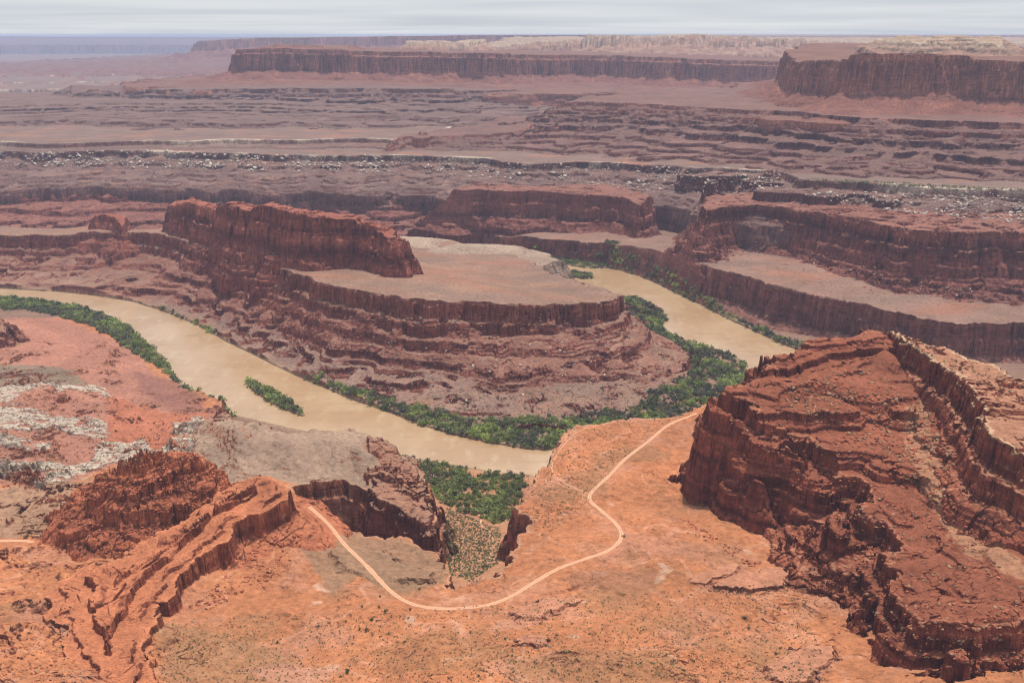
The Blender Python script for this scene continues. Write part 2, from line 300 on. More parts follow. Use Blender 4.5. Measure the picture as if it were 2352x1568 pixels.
land('butte', Qs([(160, 224, 5300), (172, 212, 5300), (212, 205, 5300), (258, 206, 5300), (270, 220, 5300)]) + [(-2100, 5600, 340), (-2400, 5600, 340)], [(0, 0), (8, 10), (60, 30), (120, 50)], (0, 0, 14, 10, 5, 0), ter=.7, style='farmoenkopi')
# --- far plateau, pale domes
L9B = Qs([(1130, 108, 8200), (1180, 101, 8100), (1260, 96, 8200), (1330, 90, 8300), (1380, 84, 8200), (1450, 81, 8000), (1600, 81, 8000), (1700, 85, 8000), (1800, 90, 8200), (1900, 96, 8300), (2000, 99, 8300), (2120, 100, 8500), (2352, 97, 8500), (2800, 97, 8500)]) + [(20000, 9000, 560), (20000, 30000, 600), (6000, 30000, 600), (0, 11000, 570)]
land('mesa', L9B, [(0, 0), (30, 25), (80, 38), (110, 70), (220, 92), (500, 125)], (60, 90, 60, 40, 10, 0), ter=.6, style='navajo')
land('pinnacle', Qs([(1344, 80, 8350), (1350, 79.5, 8350)]) + [(640, 8380, 602), (620, 8380, 602)], [(0, 0), (8, 18), (20, 26), (60, 40)], (0, 0, 0, 6, 3, 0), style='navajo')
L9 = Qs([(448, 99, 13500), (462, 94, 13500), (520, 91, 13500), (620, 87, 13500), (800, 85, 13700), (950, 83, 14000), (1100, 81.5, 14000), (1300, 81, 14500), (1700, 83, 15000)]) + [(9000, 16000, 590), (9000, 40000, 600), (-1000, 40000, 600), (-4000, 17000, 560)]
land('mesa', L9, [(0, 0), (40, 110), (80, 120), (400, 210), (1000, 260), (3000, 330)], (80, 120, 80, 40, 0, 0), ter=.3, style='wingate')
# --- hazy basin on the left
for (rim, z) in [([(-600, 176), (0, 174), (240, 172), (420, 169), (560, 167), (680, 166)], 212), ([(-600, 192), (0, 190), (200, 187), (330, 189), (470, 186), (640, 184)], 200), ([(-600, 207), (0, 205), (200, 206), (430, 203), (640, 200)], 188)]:
    r = Ps([(u, v, z) for u, v in rim])
    b = r[0][1]
    land('white_rim', r + [(r[-1][0] + 300, r[-1][1] + 400, z), (r[-1][0], r[-1][1] + 1300, z), (r[0][0], r[0][1] + 1300, z)], [(0, 0), (20, 28), (120, 50), (160, 66), (400, 90)], (120, 120, 60, 30, 0, 0), ter=.4, style='whiterim')
land('mesa', Qs([(330, 144, 15500), (365, 137, 15500), (440, 136, 15500), (480, 142, 15500)]) + [(-4700, 16500, 240), (-5500, 16500, 240)], [(0, 0), (30, 20), (300, 60), (700, 90)], (0, 80, 60, 30, 0, 0), ter=.4, style='wingate')
land('mesa', Qs([(-700, 150, 14500), (0, 149, 14500), (90, 147, 14500), (235, 149, 14500), (300, 158, 14500)]) + [(-6000, 16500, 200), (-13000, 16500, 200)], [(0, 0), (30, 30), (300, 60), (700, 90)], (0, 160, 80, 30, 0, 0), ter=.4, style='wingate')
land('mesa', Qs([(-800, 86, 33000), (0, 84, 33000), (120, 85, 33000), (300, 86, 33500), (470, 87, 34000), (700, 87, 35000)]) + [(0, 50000, 520), (-40000, 50000, 520)], [(0, 0), (200, 60), (1500, 120), (6000, 200)], (300, 200, 100, 0, 0, 0), ter=.3, style='wingate')


LABELS = ['broad orange bench with the winding dirt road across it', 'dark red ledgy rock block above the side canyon mouth', 'big layered red rock mass filling the right foreground',
    'red rock fin with a pale flat top on the right', 'rough red knobby hump in the left foreground', 'tilted orange rock slab with a sheer edge beside the road',
    'low pink rock ledge just inside the road curve', 'large pink slickrock swell near the foot of the right rock mass', 'narrow pink slickrock rib left of the larger swell', 'slickrock swell at the bottom edge beside the right rock mass', 'small pale pink rock ledge on the orange ground below the road', 'smooth brown slope between the road and the side canyon',
    'dark red rock poking in at the left picture edge above the pale slope', 'flat topped peninsula with banded walls inside the river bend', 'long jagged red butte standing on the peninsula', 'small isolated red knob left of the long butte',
    'low pale mound on the far tip of the peninsula top', 'small pale mound behind the end of the long butte', 'canyon rim bench with a dark vertical wall beyond the river', 'long dark red cliff band behind the right river bench',
    'middle dark red mesa block behind the peninsula', 'ledgy dark cliff band below the left white rim', 'wide plateau with a broken white rim above boulder slopes', 'upper white rimmed step on the left plateau', 'broad stepped ridge of many dark ledges on the right',
    'low stepped spur running left from the stepped ridge', 'tiny rock pinnacle on the low stepped spur', 'tall red mesa with fluted walls at the right edge', 'pale dome resting on the tall right mesa', 'long dark mesa wall across the middle distance', 'low cap on the left end of the long mesa',
    'pale flat cap on the middle of the long mesa', 'upper ledge bench below the long mesa', 'lower ledge bench above the left plateau', 'small flat topped knob at the left end of the ledge bench', 'far pale plateau of rounded domes on the right skyline', 'tiny spire on the far skyline',
    'blue grey far mesa behind the long mesa wall', 'farthest pale rimmed bench in the hazy basin', 'middle pale rimmed bench in the hazy basin', 'nearest pale rimmed bench in the hazy basin', 'low mesa below the blue grey far mesa', 'low dark mesa at the far left of the hazy basin', 'faint blue plateau on the left horizon']
assert len(LABELS) == len(LAND), (len(LABELS), len(LAND))
for L, lab in zip(LAND, LABELS):
    L['label'] = lab
    L['cat'] = L['name'].replace('_', ' ')
# ------------------------------------------------------------------ terrain evaluation on a fan shaped map grid
def rows():
    a = [400.0]
    for lim, st in ((1300, .00074), (3400, .00098), (6600, .0013), (42000, .0048)):
        while a[-1] < lim:
            a.append(a[-1] * (1 + st / RES))
    return np.array(a)
ST = 4
RR = rows()
NR = (len(RR) - 1) // ST * ST + 1
RR = RR[:NR]
NT = int(1660 * RES) // ST * ST + 1
TH = np.linspace(math.radians(-37.5), math.radians(37.5), NT)
GX = (RR[:, None] * np.sin(TH)[None, :]).astype(f4)
GY = (RR[:, None] * np.cos(TH)[None, :]).astype(f4)
CX, CY = GX[::ST, ::ST], GY[::ST, ::ST]
SP = (RR * (TH[1] - TH[0])).astype(f4)[:, None]        # sample spacing in metres
DR = np.gradient(RR).astype(f4)[:, None]

def up(c, i0, i1):
    """bilinear refine of coarse rows i0..i1 (coarse indices, inclusive)"""
    a = c[i0:i1 + 1]
    n = (i1 - i0) * ST + 1
    t = np.arange(n) / ST
    k = np.minimum(t.astype(int), i1 - i0 - 1)
    w = (t - k).astype(f4)[:, None]
    a = a[k] * (1 - w) + a[k + 1] * w
    m = a.shape[1]
    t = np.arange((m - 1) * ST + 1) / ST
    k = np.minimum(t.astype(int), m - 2)
    w = (t - k).astype(f4)[None, :]
    return a[:, k] * (1 - w) + a[:, k + 1] * w

def fade(s):
    return np.clip((s / SP - 2.0) / 3.0, 0, 1).astype(f4)

n400 = perlin(GX, GY, 400, 1) * fade(400)
n1500 = perlin(GX, GY, 1500, 2)
n120 = perlin(GX, GY, 120, 3) * fade(120)
n40 = perlin(GX, GY, 45, 4)
b40 = (np.abs(n40) - .3) * fade(45)
n40 *= fade(45)
b15 = (np.abs(perlin(GX, GY, 15, 5)) - .3) * fade(15)
n5 = perlin(GX, GY, 5, 6) * fade(5)
b5 = np.abs(n5) - .3 * fade(5)
c25, e25 = cells(GX, GY, 26, 11)
c25 *= fade(26)
c8 = np.zeros_like(GX)
e8 = np.ones_like(GX)
nn = int(np.searchsorted(RR, 2700))
c8[:nn], e8[:nn] = cells(GX[:nn] + 2 * n5[:nn], GY[:nn], 8, 12)
c8 *= fade(8)
e8 = 1 - (1 - e8) * fade(8)
FIELDS = (n1500, n400, n120, b40, b15, b5)

DRIV_C = sdf(RIVER, CX, CY)
for isl in ISLES:
    DRIV_C = np.minimum(DRIV_C, -sdf(isl, CX, CY))
DRIV = up(DRIV_C, 0, CX.shape[0] - 1)
HILLP = Ps([(450, 970, 118), (530, 958, 122), (700, 978, 128), (850, 990, 118), (930, 1050, 108), (980, 1100, 104), (850, 1105, 108), (700, 1105, 112), (600, 1095, 118), (470, 1100, 110)])
HILL_C = sstep(-5, 35, sdf(HILLP, CX, CY))
HILLB = Ps([(-80, 1120, 98), (100, 1108, 98), (180, 1110, 100), (150, 1180, 104), (95, 1222, 108), (-80, 1228, 106)])
HILL_C = np.maximum(HILL_C, sstep(-5, 30, sdf(HILLB, CX, CY)))
DOME_C = sstep(0, 75, np.maximum(sdf(HILLP, CX, CY), 0))
PENS_C = sdf(PENSIDE, CX, CY)
side = np.clip((1185 - GY) / 330, 0, 1) * sstep(-330, -180, GX) * (1 - sstep(120, 240, GX))
H = (3.0 + 92 * side ** 1.4 + .8 * n40 + 1.2 * n120).astype(f4)
H += sstep(4600, 7000, GY) * 125 + sstep(5000, 8000, GY) * 14 * n400
ID = np.zeros(H.shape, np.int16)
OUT = np.zeros(H.shape, f4)
for k, L in enumerate(LAND):
    d, al = sdf(L['rim'], CX, CY, True)
    jump = np.zeros(al.shape, f4)
    cell = SP[::ST] * ST * 3 + 4
    dj = (np.abs(np.diff(al, axis=0)) > cell[1:]).astype(f4)
    jump[1:] = np.maximum(jump[1:], dj)
    jump[:-1] = np.maximum(jump[:-1], dj)
    dj = (np.abs(np.diff(al, axis=1)) > cell).astype(f4)
    jump[:, 1:] = np.maximum(jump[:, 1:], dj)
    jump[:, :-1] = np.maximum(jump[:, :-1], dj)
    smooth_ok = (1 - jump) * sstep(260, 60, np.abs(d))
    top = L['surf'](CX, CY) if L['surf'] else idw(L['rim'], CX, CY)
    pr = L['prof']
    est = top - np.interp(-d, pr[:, 0] * .8 + 1, pr[:, 1]) - np.maximum(-d - pr[-1, 0], 0) * .45
    m = np.where((est > -30).any(1))[0]
    if not len(m):
        continue
    i0, i1 = max(m[0] - 1, 0), min(m[-1] + 1, CX.shape[0] - 1)
    s = slice(i0 * ST, i1 * ST + 1)
    D = up(d, i0, i1)
    T = up(top, i0, i1)
    for a, fld in zip(L['amp'], FIELDS):
        if a:
            D = D + a * fld[s]
    al = up(al, i0, i1)
    fl = up(smooth_ok, i0, i1) * (.55 if L['style'] == 'nearred' else 1)
    f50 = np.abs(perlin(al, D * .12 + 31 * k, 52, 81)) * fade(45)[s] - .25
    f17 = np.abs(perlin(al, D * .10 + 17 * k, 17, 82)) * fade(15)[s] - .25
    D = D + fl * (7 * f50 + 3.2 * f17) + (L['amp'][3] > 0) * (6 * c25[s] + 2.6 * c8[s])
    if L['style'] == 'wingate':
        D = D - fl * (4 * f50 + 3.2 * f17) + fl * 10 * perlin(al, al * 0 + 3 * k, 150, 85) * fade(150)[s]
    o = -D
    if L['name'] == 'peninsula':      # the talus always runs out at the river bank
        ot = np.interp(T - 3, pr[:, 1], pr[:, 0]) - 22
        room = np.maximum(o - 22, 0) + np.maximum(-DRIV[s] - 22, 0) + 6
        o = np.where(o > 22, 22 + (o - 22) * np.clip(ot / room, .2, 9), o)
    if L['style'] == 'nearred':
        o = o * (1 + 1.3 * sstep(235, 165, GX[s]))
    o = np.where(o > 12, 12 + (o - 12) * (1 - .2 * n120[s] - .15 * n400[s] - (.18 if L['style'] == 'nearred' else .35) * fl * (perlin(al, al * 0 + 7 * k, 85, 83) * fade(85)[s] + .5 * perlin(al, al * 0 + 9 * k, 33, 84) * fade(33)[s])), o)
    T = T + L['top'] * (2.0 * n120[s] + 1.6 * n40[s])
    if L['name'] == 'canyon_bench':
        x, y = GX[s], GY[s]
        flat = sstep(5, 60, T) * np.clip((2000 - y) / 400, 0, 1)
        west = sstep(-260, -420, x) * sstep(0, 30, T)
        T = T + west * (2.6 * n40[s] + 1.2 * b15[s] + 6 * n120[s])
        gg = fbm(x, y * 1.3, 70, 3, 96) * 2.2 + .012 * (y - 700)
        ff = gg - np.floor(gg)
        scarp = sstep(-.05, .3, fbm(x, y, 110, 2, 97))
        slick = flat * scarp
        T = T + slick * (1 - up(HILL_C, i0, i1)) * 1.3 * (ff - sstep(.8, 1, ff)) + slick * .5 * c8[s]
        gl = np.abs(fbm(x, y, 105, 3, 98))
        flat = flat * (1 - up(HILL_C, i0, i1))
        T = T - flat * 1.5 * sstep(.11, .0, gl)
        T = T + flat * (4.4 * n40[s] + 1.7 * b15[s] + .4 * n5[s] + 2.6 * n120[s] + 2.0 * (.4 - np.abs(perlin(x, y + 300, 70, 31))) * sstep(-120, -260, x))
        # grey hills: rounded with gullies
        T = T + up(HILL_C, i0, i1) * (up(DOME_C, i0, i1) * 11 + 12 * (np.abs(perlin(x + .2 * y, y * .4, 46, 33)) - .3) + 3 * (np.abs(perlin(x + .2 * y, y * .5, 17, 34)) - .3) + 3 * n40[s])
    if L['name'] == 'cliff' and L['style'] == 'nearred':
        T = T + 9 * n120[s] + 9 * b40[s] + sstep(-.1, .25, n40[s] + .5 * n120[s]) * (5 * c25[s] + .7 * c8[s])
    if L['style'] == 'navajo':
        T = T + 14 * n400[s] + 12 * n120[s] + 6 * b40[s]
    if L['style'] == 'slab':
        x, y = GX[s], GY[s]
        dd = D + 2.2 * n40[s] + 1.2 * b15[s] + 5 * n120[s]
        for lip, hh in ((11, 3.5), (29, 8), (47, 4.5), (58, 6.5), (76, 6), (95, 7)):
            T = T + hh * sstep(-.65, -.2, perlin(al, al * 0 + lip, 40, 87)) * (sstep(lip, lip + 1.6, dd) - sstep(lip + 1, lip + 13, dd) * .8)
        T = T + 1.2 * b15[s] + .5 * b5[s]
    if L['style'] == 'orangered':
        T = T + 2 * b15[s] + 2.3 * c8[s] + 2 * c25[s] - .9 * (1 - sstep(0, .25, e8[s])) + .8 * b5[s]
    if L['style'] in ('butte', 'darkred', 'fin', 'outcrop'):
        T = T + (L['style'] != 'fin') * (5 * b40[s] + 3 * c25[s] + .7 * c8[s]) + .35 * c8[s] + 1.5 * b15[s]
    dist = np.maximum(o, 0)
    drop = np.interp(dist, pr[:, 0], pr[:, 1]).astype(f4) + np.maximum(dist - pr[-1, 0], 0) * 1.6
    if 'moenkopi' in L['style']:       # aprons of scree bury the ledges in places
        kn = pr[::5, 0] if len(pr) > 8 else pr[::2, 0]
        kd = np.interp(kn, pr[:, 0], pr[:, 1])
        smooth_d = np.interp(dist, kn, kd) + np.maximum(dist - kn[-1], 0) * 1.6
        scree = .9 * sstep(.08, .42, perlin(al, dist * .35, 130, 88) + .6 * perlin(al, dist * .6, 48, 89))
        drop = np.where(dist < kn[-1], drop + (smooth_d - drop) * scree, drop)
    h = T - drop
    if L['name'] == 'peninsula':
        h = h - 500 * sstep(2, -12, up(PENS_C, i0, i1))
    w = h > H[s]
    H[s] = np.where(w, h, H[s])
    ID[s] = np.where(w, k + 1, ID[s])
    OUT[s] = np.where(w, o, OUT[s])

def slope(h):
    gr = np.gradient(h, axis=0) / DR
    gt = np.gradient(h, axis=1) / SP
    return np.hypot(gr, gt)

TER = np.array([.1] + [L['ter'] for L in LAND], f4)[ID]
TER = np.where(ID == 1, .12 + .55 * sstep(-260, -420, GX), TER)
SL = slope(H)
TILT = np.array([0] + [1.0 * (L['style'] in ('orangered', 'slab')) for L in LAND], f4)[ID]
MM = np.array([0] + [1.0 * (L['style'] == 'nearred') for L in LAND], f4)[ID]
far = sstep(4000, 8000, GY)
for per, wt in ((26, .85), (11, .9), (4.6, .9)):
    vis = np.clip((per * 1.3 / SP - 1) / 2, 0, 1)
    z = H - .2 * (GX + 330) * TILT + (2.5 + 5 * MM) * n120 + 3 * MM * n40 + 1.0 * n40 + np.minimum(per * .16, 2.4) * (c25 + c8)
    x = z / per
    f = x - np.floor(x)
    st = (np.floor(x) + .42 * f + .58 * sstep(.74, .93, f)) * per
    # every bed has its own hardness
    hard = .35 + .65 * hash01(np.floor(x), int(per * 10))
    brk = sstep(-.35, .25, n40 + .6 * n120 + .4 * b15)
    w = np.minimum(TER * 1.3, 1.15) * wt * vis * np.maximum(sstep(.1, .34, SL), .9 * MM) * np.maximum(hard, .65 * MM) * np.maximum(brk, MM * sstep(-.7, -.2, n40 + n120))
    H += (st - z) * w * np.where(TILT > 0, .9, 1)
rough = sstep(.15, .6, SL) * np.clip(TER * 2, .25, 1)
H += rough * sstep(.3, .8, SL) * (1.3 * c8 - .8 * (1 - sstep(0, .18, e8))) + rough * (.7 * b15 + .4 * n5 + perlin(GX, GY, 2.6, 9) * fade(2.6) * .35)
H += .12 * n5
# river bed and banks
cap = np.where(DRIV > 0, -np.minimum(DRIV * .25, 4) - .3, .3 - DRIV * 2.6)
cap = np.where(DRIV < -130, 1e4, cap)
H = np.minimum(H, cap).astype(f4)

def smp(arr, x, y):
    r = np.hypot(x, y)
    t = np.arctan2(x, y)
    i = np.interp(r, RR, np.arange(NR))
    j = np.interp(t, TH, np.arange(NT))
    i0 = np.clip(i.astype(int), 0, NR - 2)
    j0 = np.clip(j.astype(int), 0, NT - 2)
    a = i - i0
    b = j - j0
    return (arr[i0, j0] * (1 - a) * (1 - b) + arr[i0 + 1, j0] * a * (1 - b) + arr[i0, j0 + 1] * (1 - a) * b + arr[i0 + 1, j0 + 1] * a * b)

# ------------------------------------------------------------------ roads: graded into the terrain
def surfz(u, v, z0):
    z = z0
    for _ in range(12):
        x, y, _z = P(u, v, z)
        z = .5 * z + .5 * float(NSURF(np.array([x]), np.array([y]))[0])
    return (x, y, z)

def spline(pts, step):
    p = np.array(pts, float)
    q = np.vstack([2 * p[0] - p[1], p, 2 * p[-1] - p[-2]])
    out = []
    for i in range(1, len(q) - 2):
        n = max(2, int(np.hypot(*(q[i + 1] - q[i])[:2]) / step))
        for t in np.arange(n) / n:
            out.append(.5 * (2 * q[i] + (q[i + 1] - q[i - 1]) * t + (2 * q[i - 1] - 5 * q[i] + 4 * q[i + 1] - q[i + 2]) * t * t + (3 * q[i] - q[i - 1] - 3 * q[i + 1] + q[i + 2]) * t ** 3))
    out.append(q[-2])
    return np.array(out)

def hits(us, vs):
    us = np.asarray(us, float)
    vs = np.asarray(vs, float)
    out = np.full((len(us), 3), np.nan)
    for n in range(len(us)):
        a, b, c = ray(us[n], vs[n])
        j = int(round(np.interp(math.atan2(a, b), TH, np.arange(NT))))
        zr = EYE + c / math.hypot(a, b) * RR
        k = np.argmax(H[:, j] >= zr)
        if k > 0:
            out[n] = (math.sin(TH[j]) * RR[k], math.cos(TH[j]) * RR[k], H[k, j])
    return out

ROADS = [
    ('road', 2.8, [(712, 1190), (760, 1225), (800, 1264), (850, 1311), (890, 1347), (930, 1375), (970, 1390), (1020, 1396), (1080, 1394), (1130, 1387), (1180, 1368), (1230, 1335), (1280, 1305), (1340, 1283), (1390, 1266), (1418, 1247), (1428, 1226), (1415, 1200), (1380, 1170), (1357, 1151), (1358, 1132), (1400, 1090), (1440, 1050), (1490, 1010), (1540, 972), (1600, 952)], 120),
    ('road', .8, [(1575, 960), (1545, 957), (1470, 961), (1390, 972), (1330, 988), (1300, 1012), (1275, 1050), (1268, 1075), (1285, 1100), (1315, 1118), (1352, 1134)], 122),
    ('path', 1.5, [(1092, 1172), (1102, 1188), (1107, 1207), (1122, 1220), (1131, 1240), (1129, 1262), (1126, 1282), (1122, 1300)], None),
    ('road', 3.0, [(-60, 1246), (0, 1240), (40, 1238), (90, 1236)], 110),
]
ROADP = []
for nm, hw, pts, z0 in ROADS:
    sp = spline([surfz(u, v, z0) for u, v in pts] if z0 is not None else hits(*np.array(pts).T), 5)
    z = smp(H, sp[:, 0], sp[:, 1])
    for _ in range(40):
        z[1:-1] = .25 * z[:-2] + .5 * z[1:-1] + .25 * z[2:]
    sp[:, 2] = z
    ROADP.append((nm, hw, sp))
    rr = np.hypot(sp[:, 0], sp[:, 1])
    i0, i1 = np.searchsorted(RR, [rr.min() - 30, rr.max() + 30])
    i0 = max(i0, 0)
    th = np.arctan2(sp[:, 0], sp[:, 1])
    j0, j1 = np.searchsorted(TH, [th.min() - .03, th.max() + .03])
    d, hz = linedist(sp[::2], GX[i0:i1, j0:j1], GY[i0:i1, j0:j1])
    w = 1 - sstep(hw + .8, hw + 11, d)
    H[i0:i1, j0:j1] = H[i0:i1, j0:j1] * (1 - w) + hz * w

SL = slope(H)
# ------------------------------------------------------------------ ground colours (real, unlit albedo)
def C(*v):
    return np.array(v, f4)
PAL = dict(   # soil on gentle ground, talus, cliff dark, cliff light, rim tint
    orange=(C(.405, .16, .073), C(.36, .14, .075), C(.21, .072, .042), C(.36, .135, .075), C(.42, .23, .14)),
    nearred=(C(.24, .08, .043), C(.225, .075, .041), C(.15, .044, .028), C(.27, .08, .043), C(.36, .15, .085)),
    fin=(C(.36, .17, .10), C(.27, .086, .045), C(.165, .05, .03), C(.29, .088, .048), C(.52, .36, .22)),
    orangered=(C(.38, .125, .062), C(.34, .11, .055), C(.30, .092, .048), C(.50, .175, .088), C(.42, .14, .07)),
    slab=(C(.40, .145, .07), C(.38, .13, .065), C(.24, .075, .042), C(.36, .125, .065), C(.48, .18, .085)),
    pen=(C(.25, .145, .10), C(.23, .105, .073), C(.17, .056, .04), C(.28, .10, .064), C(.30, .19, .135)),
    butte=(C(.28, .10, .066), C(.21, .085, .06), C(.17, .055, .04), C(.28, .094, .06), C(.29, .10, .066)),
    outcrop=(C(.30, .15, .095), C(.27, .115, .07), C(.15, .052, .036), C(.28, .10, .06), C(.30, .17, .115)),
    slick=(C(.40, .175, .10), C(.36, .15, .085), C(.26, .095, .055), C(.38, .155, .09), C(.42, .19, .11)),
    greyslope=(C(.27, .155, .09), C(.27, .155, .09), C(.24, .13, .08), C(.28, .16, .095), C(.27, .155, .09)),
    pale=(C(.33, .235, .17), C(.30, .21, .155), C(.22, .15, .11), C(.30, .21, .15), C(.36, .27, .20)),
    benchfar=(C(.235, .137, .10), C(.22, .095, .07), C(.17, .064, .048), C(.28, .115, .078), C(.30, .19, .14)),
    darkred=(C(.235, .105, .075), C(.19, .075, .056), C(.14, .05, .038), C(.225, .08, .055), C(.22, .11, .08)),
    whiterim=(C(.195, .125, .10), C(.165, .095, .078), C(.13, .062, .052), C(.17, .085, .068), C(.52, .42, .32)),
    moenkopi=(C(.18, .098, .078), C(.165, .092, .074), C(.11, .043, .036), C(.18, .07, .052), C(.25, .11, .08)),
    farmoenkopi=(C(.165, .10, .083), C(.155, .092, .076), C(.095, .044, .04), C(.15, .07, .056), C(.20, .115, .08)),
    wingate=(C(.185, .095, .07), C(.20, .085, .062), C(.20, .078, .056), C(.36, .155, .10), C(.23, .12, .085)),
    navajo=(C(.33, .235, .165), C(.30, .17, .12), C(.30, .16, .115), C(.50, .37, .27), C(.48, .36, .26)),
)
COL = np.empty(H.shape + (3,), f4)
COL[:] = C(.22, .13, .09)

def mixc(a, b, w):
    return a + (b - a) * w[..., None]

def region(px, z, blur, wob=0.0):
    """smooth mask of a mapped patch (traced, lifted onto the ground)"""
    poly = [surfz(u, v, z) for u, v in px]
    rr = [math.hypot(p[0], p[1]) for p in poly]
    i0, i1 = np.searchsorted(RR, [min(rr) - 4 * blur - 20, max(rr) + 4 * blur + 20]) // ST
    i0 = max(i0 - 1, 0)
    i1 = min(i1 + 2, CX.shape[0] - 1)
    d = up(sdf(poly, CX[i0:i1 + 1], CY[i0:i1 + 1]), 0, i1 - i0)
    s = slice(i0 * ST, i1 * ST + 1)
    d = d + wob * (n40[s] + 1.2 * b15[s] + .6 * n120[s])
    return s, sstep(-blur, blur, d)

cf = (ID == 0) & (GY < 1320)
COL[cf] = C(.38, .185, .10)
m1 = perlin(GX, GY, 230, 41)
m2 = fbm(GX, GY, 60, 3, 43)
m3 = perlin(GX, GY, 9, 47) * fade(9)
mud = sstep(-14, -3, DRIV)
for k, L in enumerate(LAND):
    sel = ID == k + 1
    if not sel.any():
        continue
    so, ta, cd, cl, rimc = PAL[L['style']]
    sl = SL[sel]
    z = H[sel]
    o = OUT[sel]
    a1, a2, a3 = m1[sel], m2[sel], m3[sel]
    zz = z + 2.5 * n120[sel] + n40[sel]
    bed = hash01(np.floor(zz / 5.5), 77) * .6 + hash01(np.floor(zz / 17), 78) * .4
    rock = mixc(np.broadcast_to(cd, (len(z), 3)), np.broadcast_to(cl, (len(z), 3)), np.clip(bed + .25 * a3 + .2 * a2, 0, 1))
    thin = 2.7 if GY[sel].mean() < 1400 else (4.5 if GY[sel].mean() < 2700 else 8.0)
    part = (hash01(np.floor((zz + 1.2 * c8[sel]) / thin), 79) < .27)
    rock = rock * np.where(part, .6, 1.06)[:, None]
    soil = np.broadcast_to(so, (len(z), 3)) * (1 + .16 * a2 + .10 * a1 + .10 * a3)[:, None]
    if L['style'] in ('pen', 'benchfar', 'whiterim'):
        fl_ = fbm(GX[sel] * .6, GY[sel] * 1.4, 150, 4, 61)
        soil = mixc(soil, np.broadcast_to(C(.30, .135, .085), soil.shape), .7 * sstep(.08, .4, fl_))
        soil = mixc(soil, np.broadcast_to(C(.19, .125, .095), soil.shape), .6 * sstep(.05, .35, -fl_))
    tal = np.broadcast_to(ta, (len(z), 3)) * (1 + .22 * a2 + .14 * a3)[:, None]
    if L['style'] == 'pen':
        tal = mixc(tal, np.broadcast_to(C(.25, .155, .118), tal.shape), sstep(78, 120, o + 18 * a2 + 14 * a1))
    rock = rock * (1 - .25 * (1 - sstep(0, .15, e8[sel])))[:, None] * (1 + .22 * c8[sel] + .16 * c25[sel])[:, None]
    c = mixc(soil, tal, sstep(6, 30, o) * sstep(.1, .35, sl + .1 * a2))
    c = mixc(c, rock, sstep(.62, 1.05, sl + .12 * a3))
    w = sstep(5, 2, np.abs(o)) * (1 - sstep(1.0, 2.0, sl)) if L['name'] != 'white_rim' else sstep(20, 2, np.abs(o + 8) + 12 * a2) * sstep(-.25, .2, a1 + .8 * a2)
    c = mixc(c, np.broadcast_to(rimc, c.shape), w * .8)
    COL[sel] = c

def paint(px, z, blur, col, wob=3.0, amt=1.0, flat=True, ids=(1,)):
    sl_, w = region(px, z, blur, wob)
    w = w * amt * np.isin(ID[sl_], ids)
    if flat:
        w = w * (1 - sstep(.7, 1.1, SL[sl_]))
    c = np.broadcast_to(C(*col), COL[sl_].shape) * (1 + .14 * m2[sl_] + .10 * m3[sl_])[..., None]
    COL[sl_] = mixc(COL[sl_], c, w)

# mottled ground of the near bench: pink slickrock, brown slopes, pale washes
nb = (ID == 1)
pk = fbm(GX, GY, 75, 4, 51)
br = fbm(GX + 900, GY, 95, 4, 53)
wash = np.abs(fbm(GX, GY, 130, 3, 57))
c = COL
w = sstep(.05, .35, pk) * nb * .8
c[:] = mixc(c, np.broadcast_to(C(.42, .19, .112), c.shape), w)
w = sstep(.08, .34, br) * nb * .85
c[:] = mixc(c, np.broadcast_to(C(.31, .145, .07), c.shape), w)
w = sstep(.035, .008, wash) * nb * .3
c[:] = mixc(c, np.broadcast_to(C(.56, .29, .185), c.shape), w)
pale = sstep(.42, .62, fbm(GX, GY + 500, 38, 3, 59)) * nb * .5
c[:] = mixc(c, np.broadcast_to(C(.60, .42, .31), c.shape), pale)
paint([(0, 705), (150, 735), (290, 795), (370, 870), (520, 955), (430, 965), (400, 1065), (260, 1060), (150, 1110), (-60, 1110), (-200, 800)], 40, 8, (.335, .15, .10), 4)
paint([(-100, 730), (60, 735), (190, 800), (120, 850), (-100, 860)], 25, 10, (.37, .165, .11), 4)
paint([(300, 850), (420, 880), (510, 945), (430, 955), (330, 900)], 20, 8, (.23, .10, .075), 4, .8)
paint([(-60, 838), (60, 832), (140, 840), (215, 880), (110, 892), (-60, 900)], 40, 5, (.21, .145, .10), 4)
paint([(250, 900), (480, 950), (420, 1040), (240, 1010)], 45, 8, (.38, .135, .075), 4)
for wp in ([(-60, 905), (60, 890), (110, 882), (245, 884), (260, 906), (238, 908), (225, 895), (115, 897), (60, 907), (20, 927), (-60, 930)],
           [(30, 933), (110, 943), (180, 963), (245, 980), (260, 1000), (200, 1002), (130, 992), (-60, 975), (-60, 945)],
           [(-60, 1000), (60, 1008), (120, 1022), (115, 1035), (60, 1030), (-60, 1024)],
           [(230, 1015), (300, 1008), (400, 1033), (420, 1052), (260, 1055), (200, 1078), (140, 1112), (80, 1114), (130, 1082), (-60, 1096), (-60, 1070), (180, 1060), (215, 1030)],
           [(408, 978), (450, 958), (482, 955), (455, 985), (440, 1040), (420, 1052), (405, 1005)]):
    s_, w_ = region(wp, 70, 2, 8)
    xx, yy = GX[s_], GY[s_]
    lay = perlin(xx + .35 * yy, yy * 3.2 + 6 * n40[s_], 34, 91) + .6 * perlin(xx, yy * 2.2, 13, 92)
    w_ = w_ * (ID[s_] == 1) * sstep(-.32, -.12, lay) * (.45 + .55 * sstep(.02, .09, e8[s_]))
    H[s_] += w_ * (2.2 + 1.8 * np.clip(lay, -.3, .7) + .8 * b5[s_])
    COL[s_] = mixc(COL[s_], np.broadcast_to(C(.44, .365, .285), COL[s_].shape) * (1 + .15 * m3[s_])[..., None], w_ * .95)
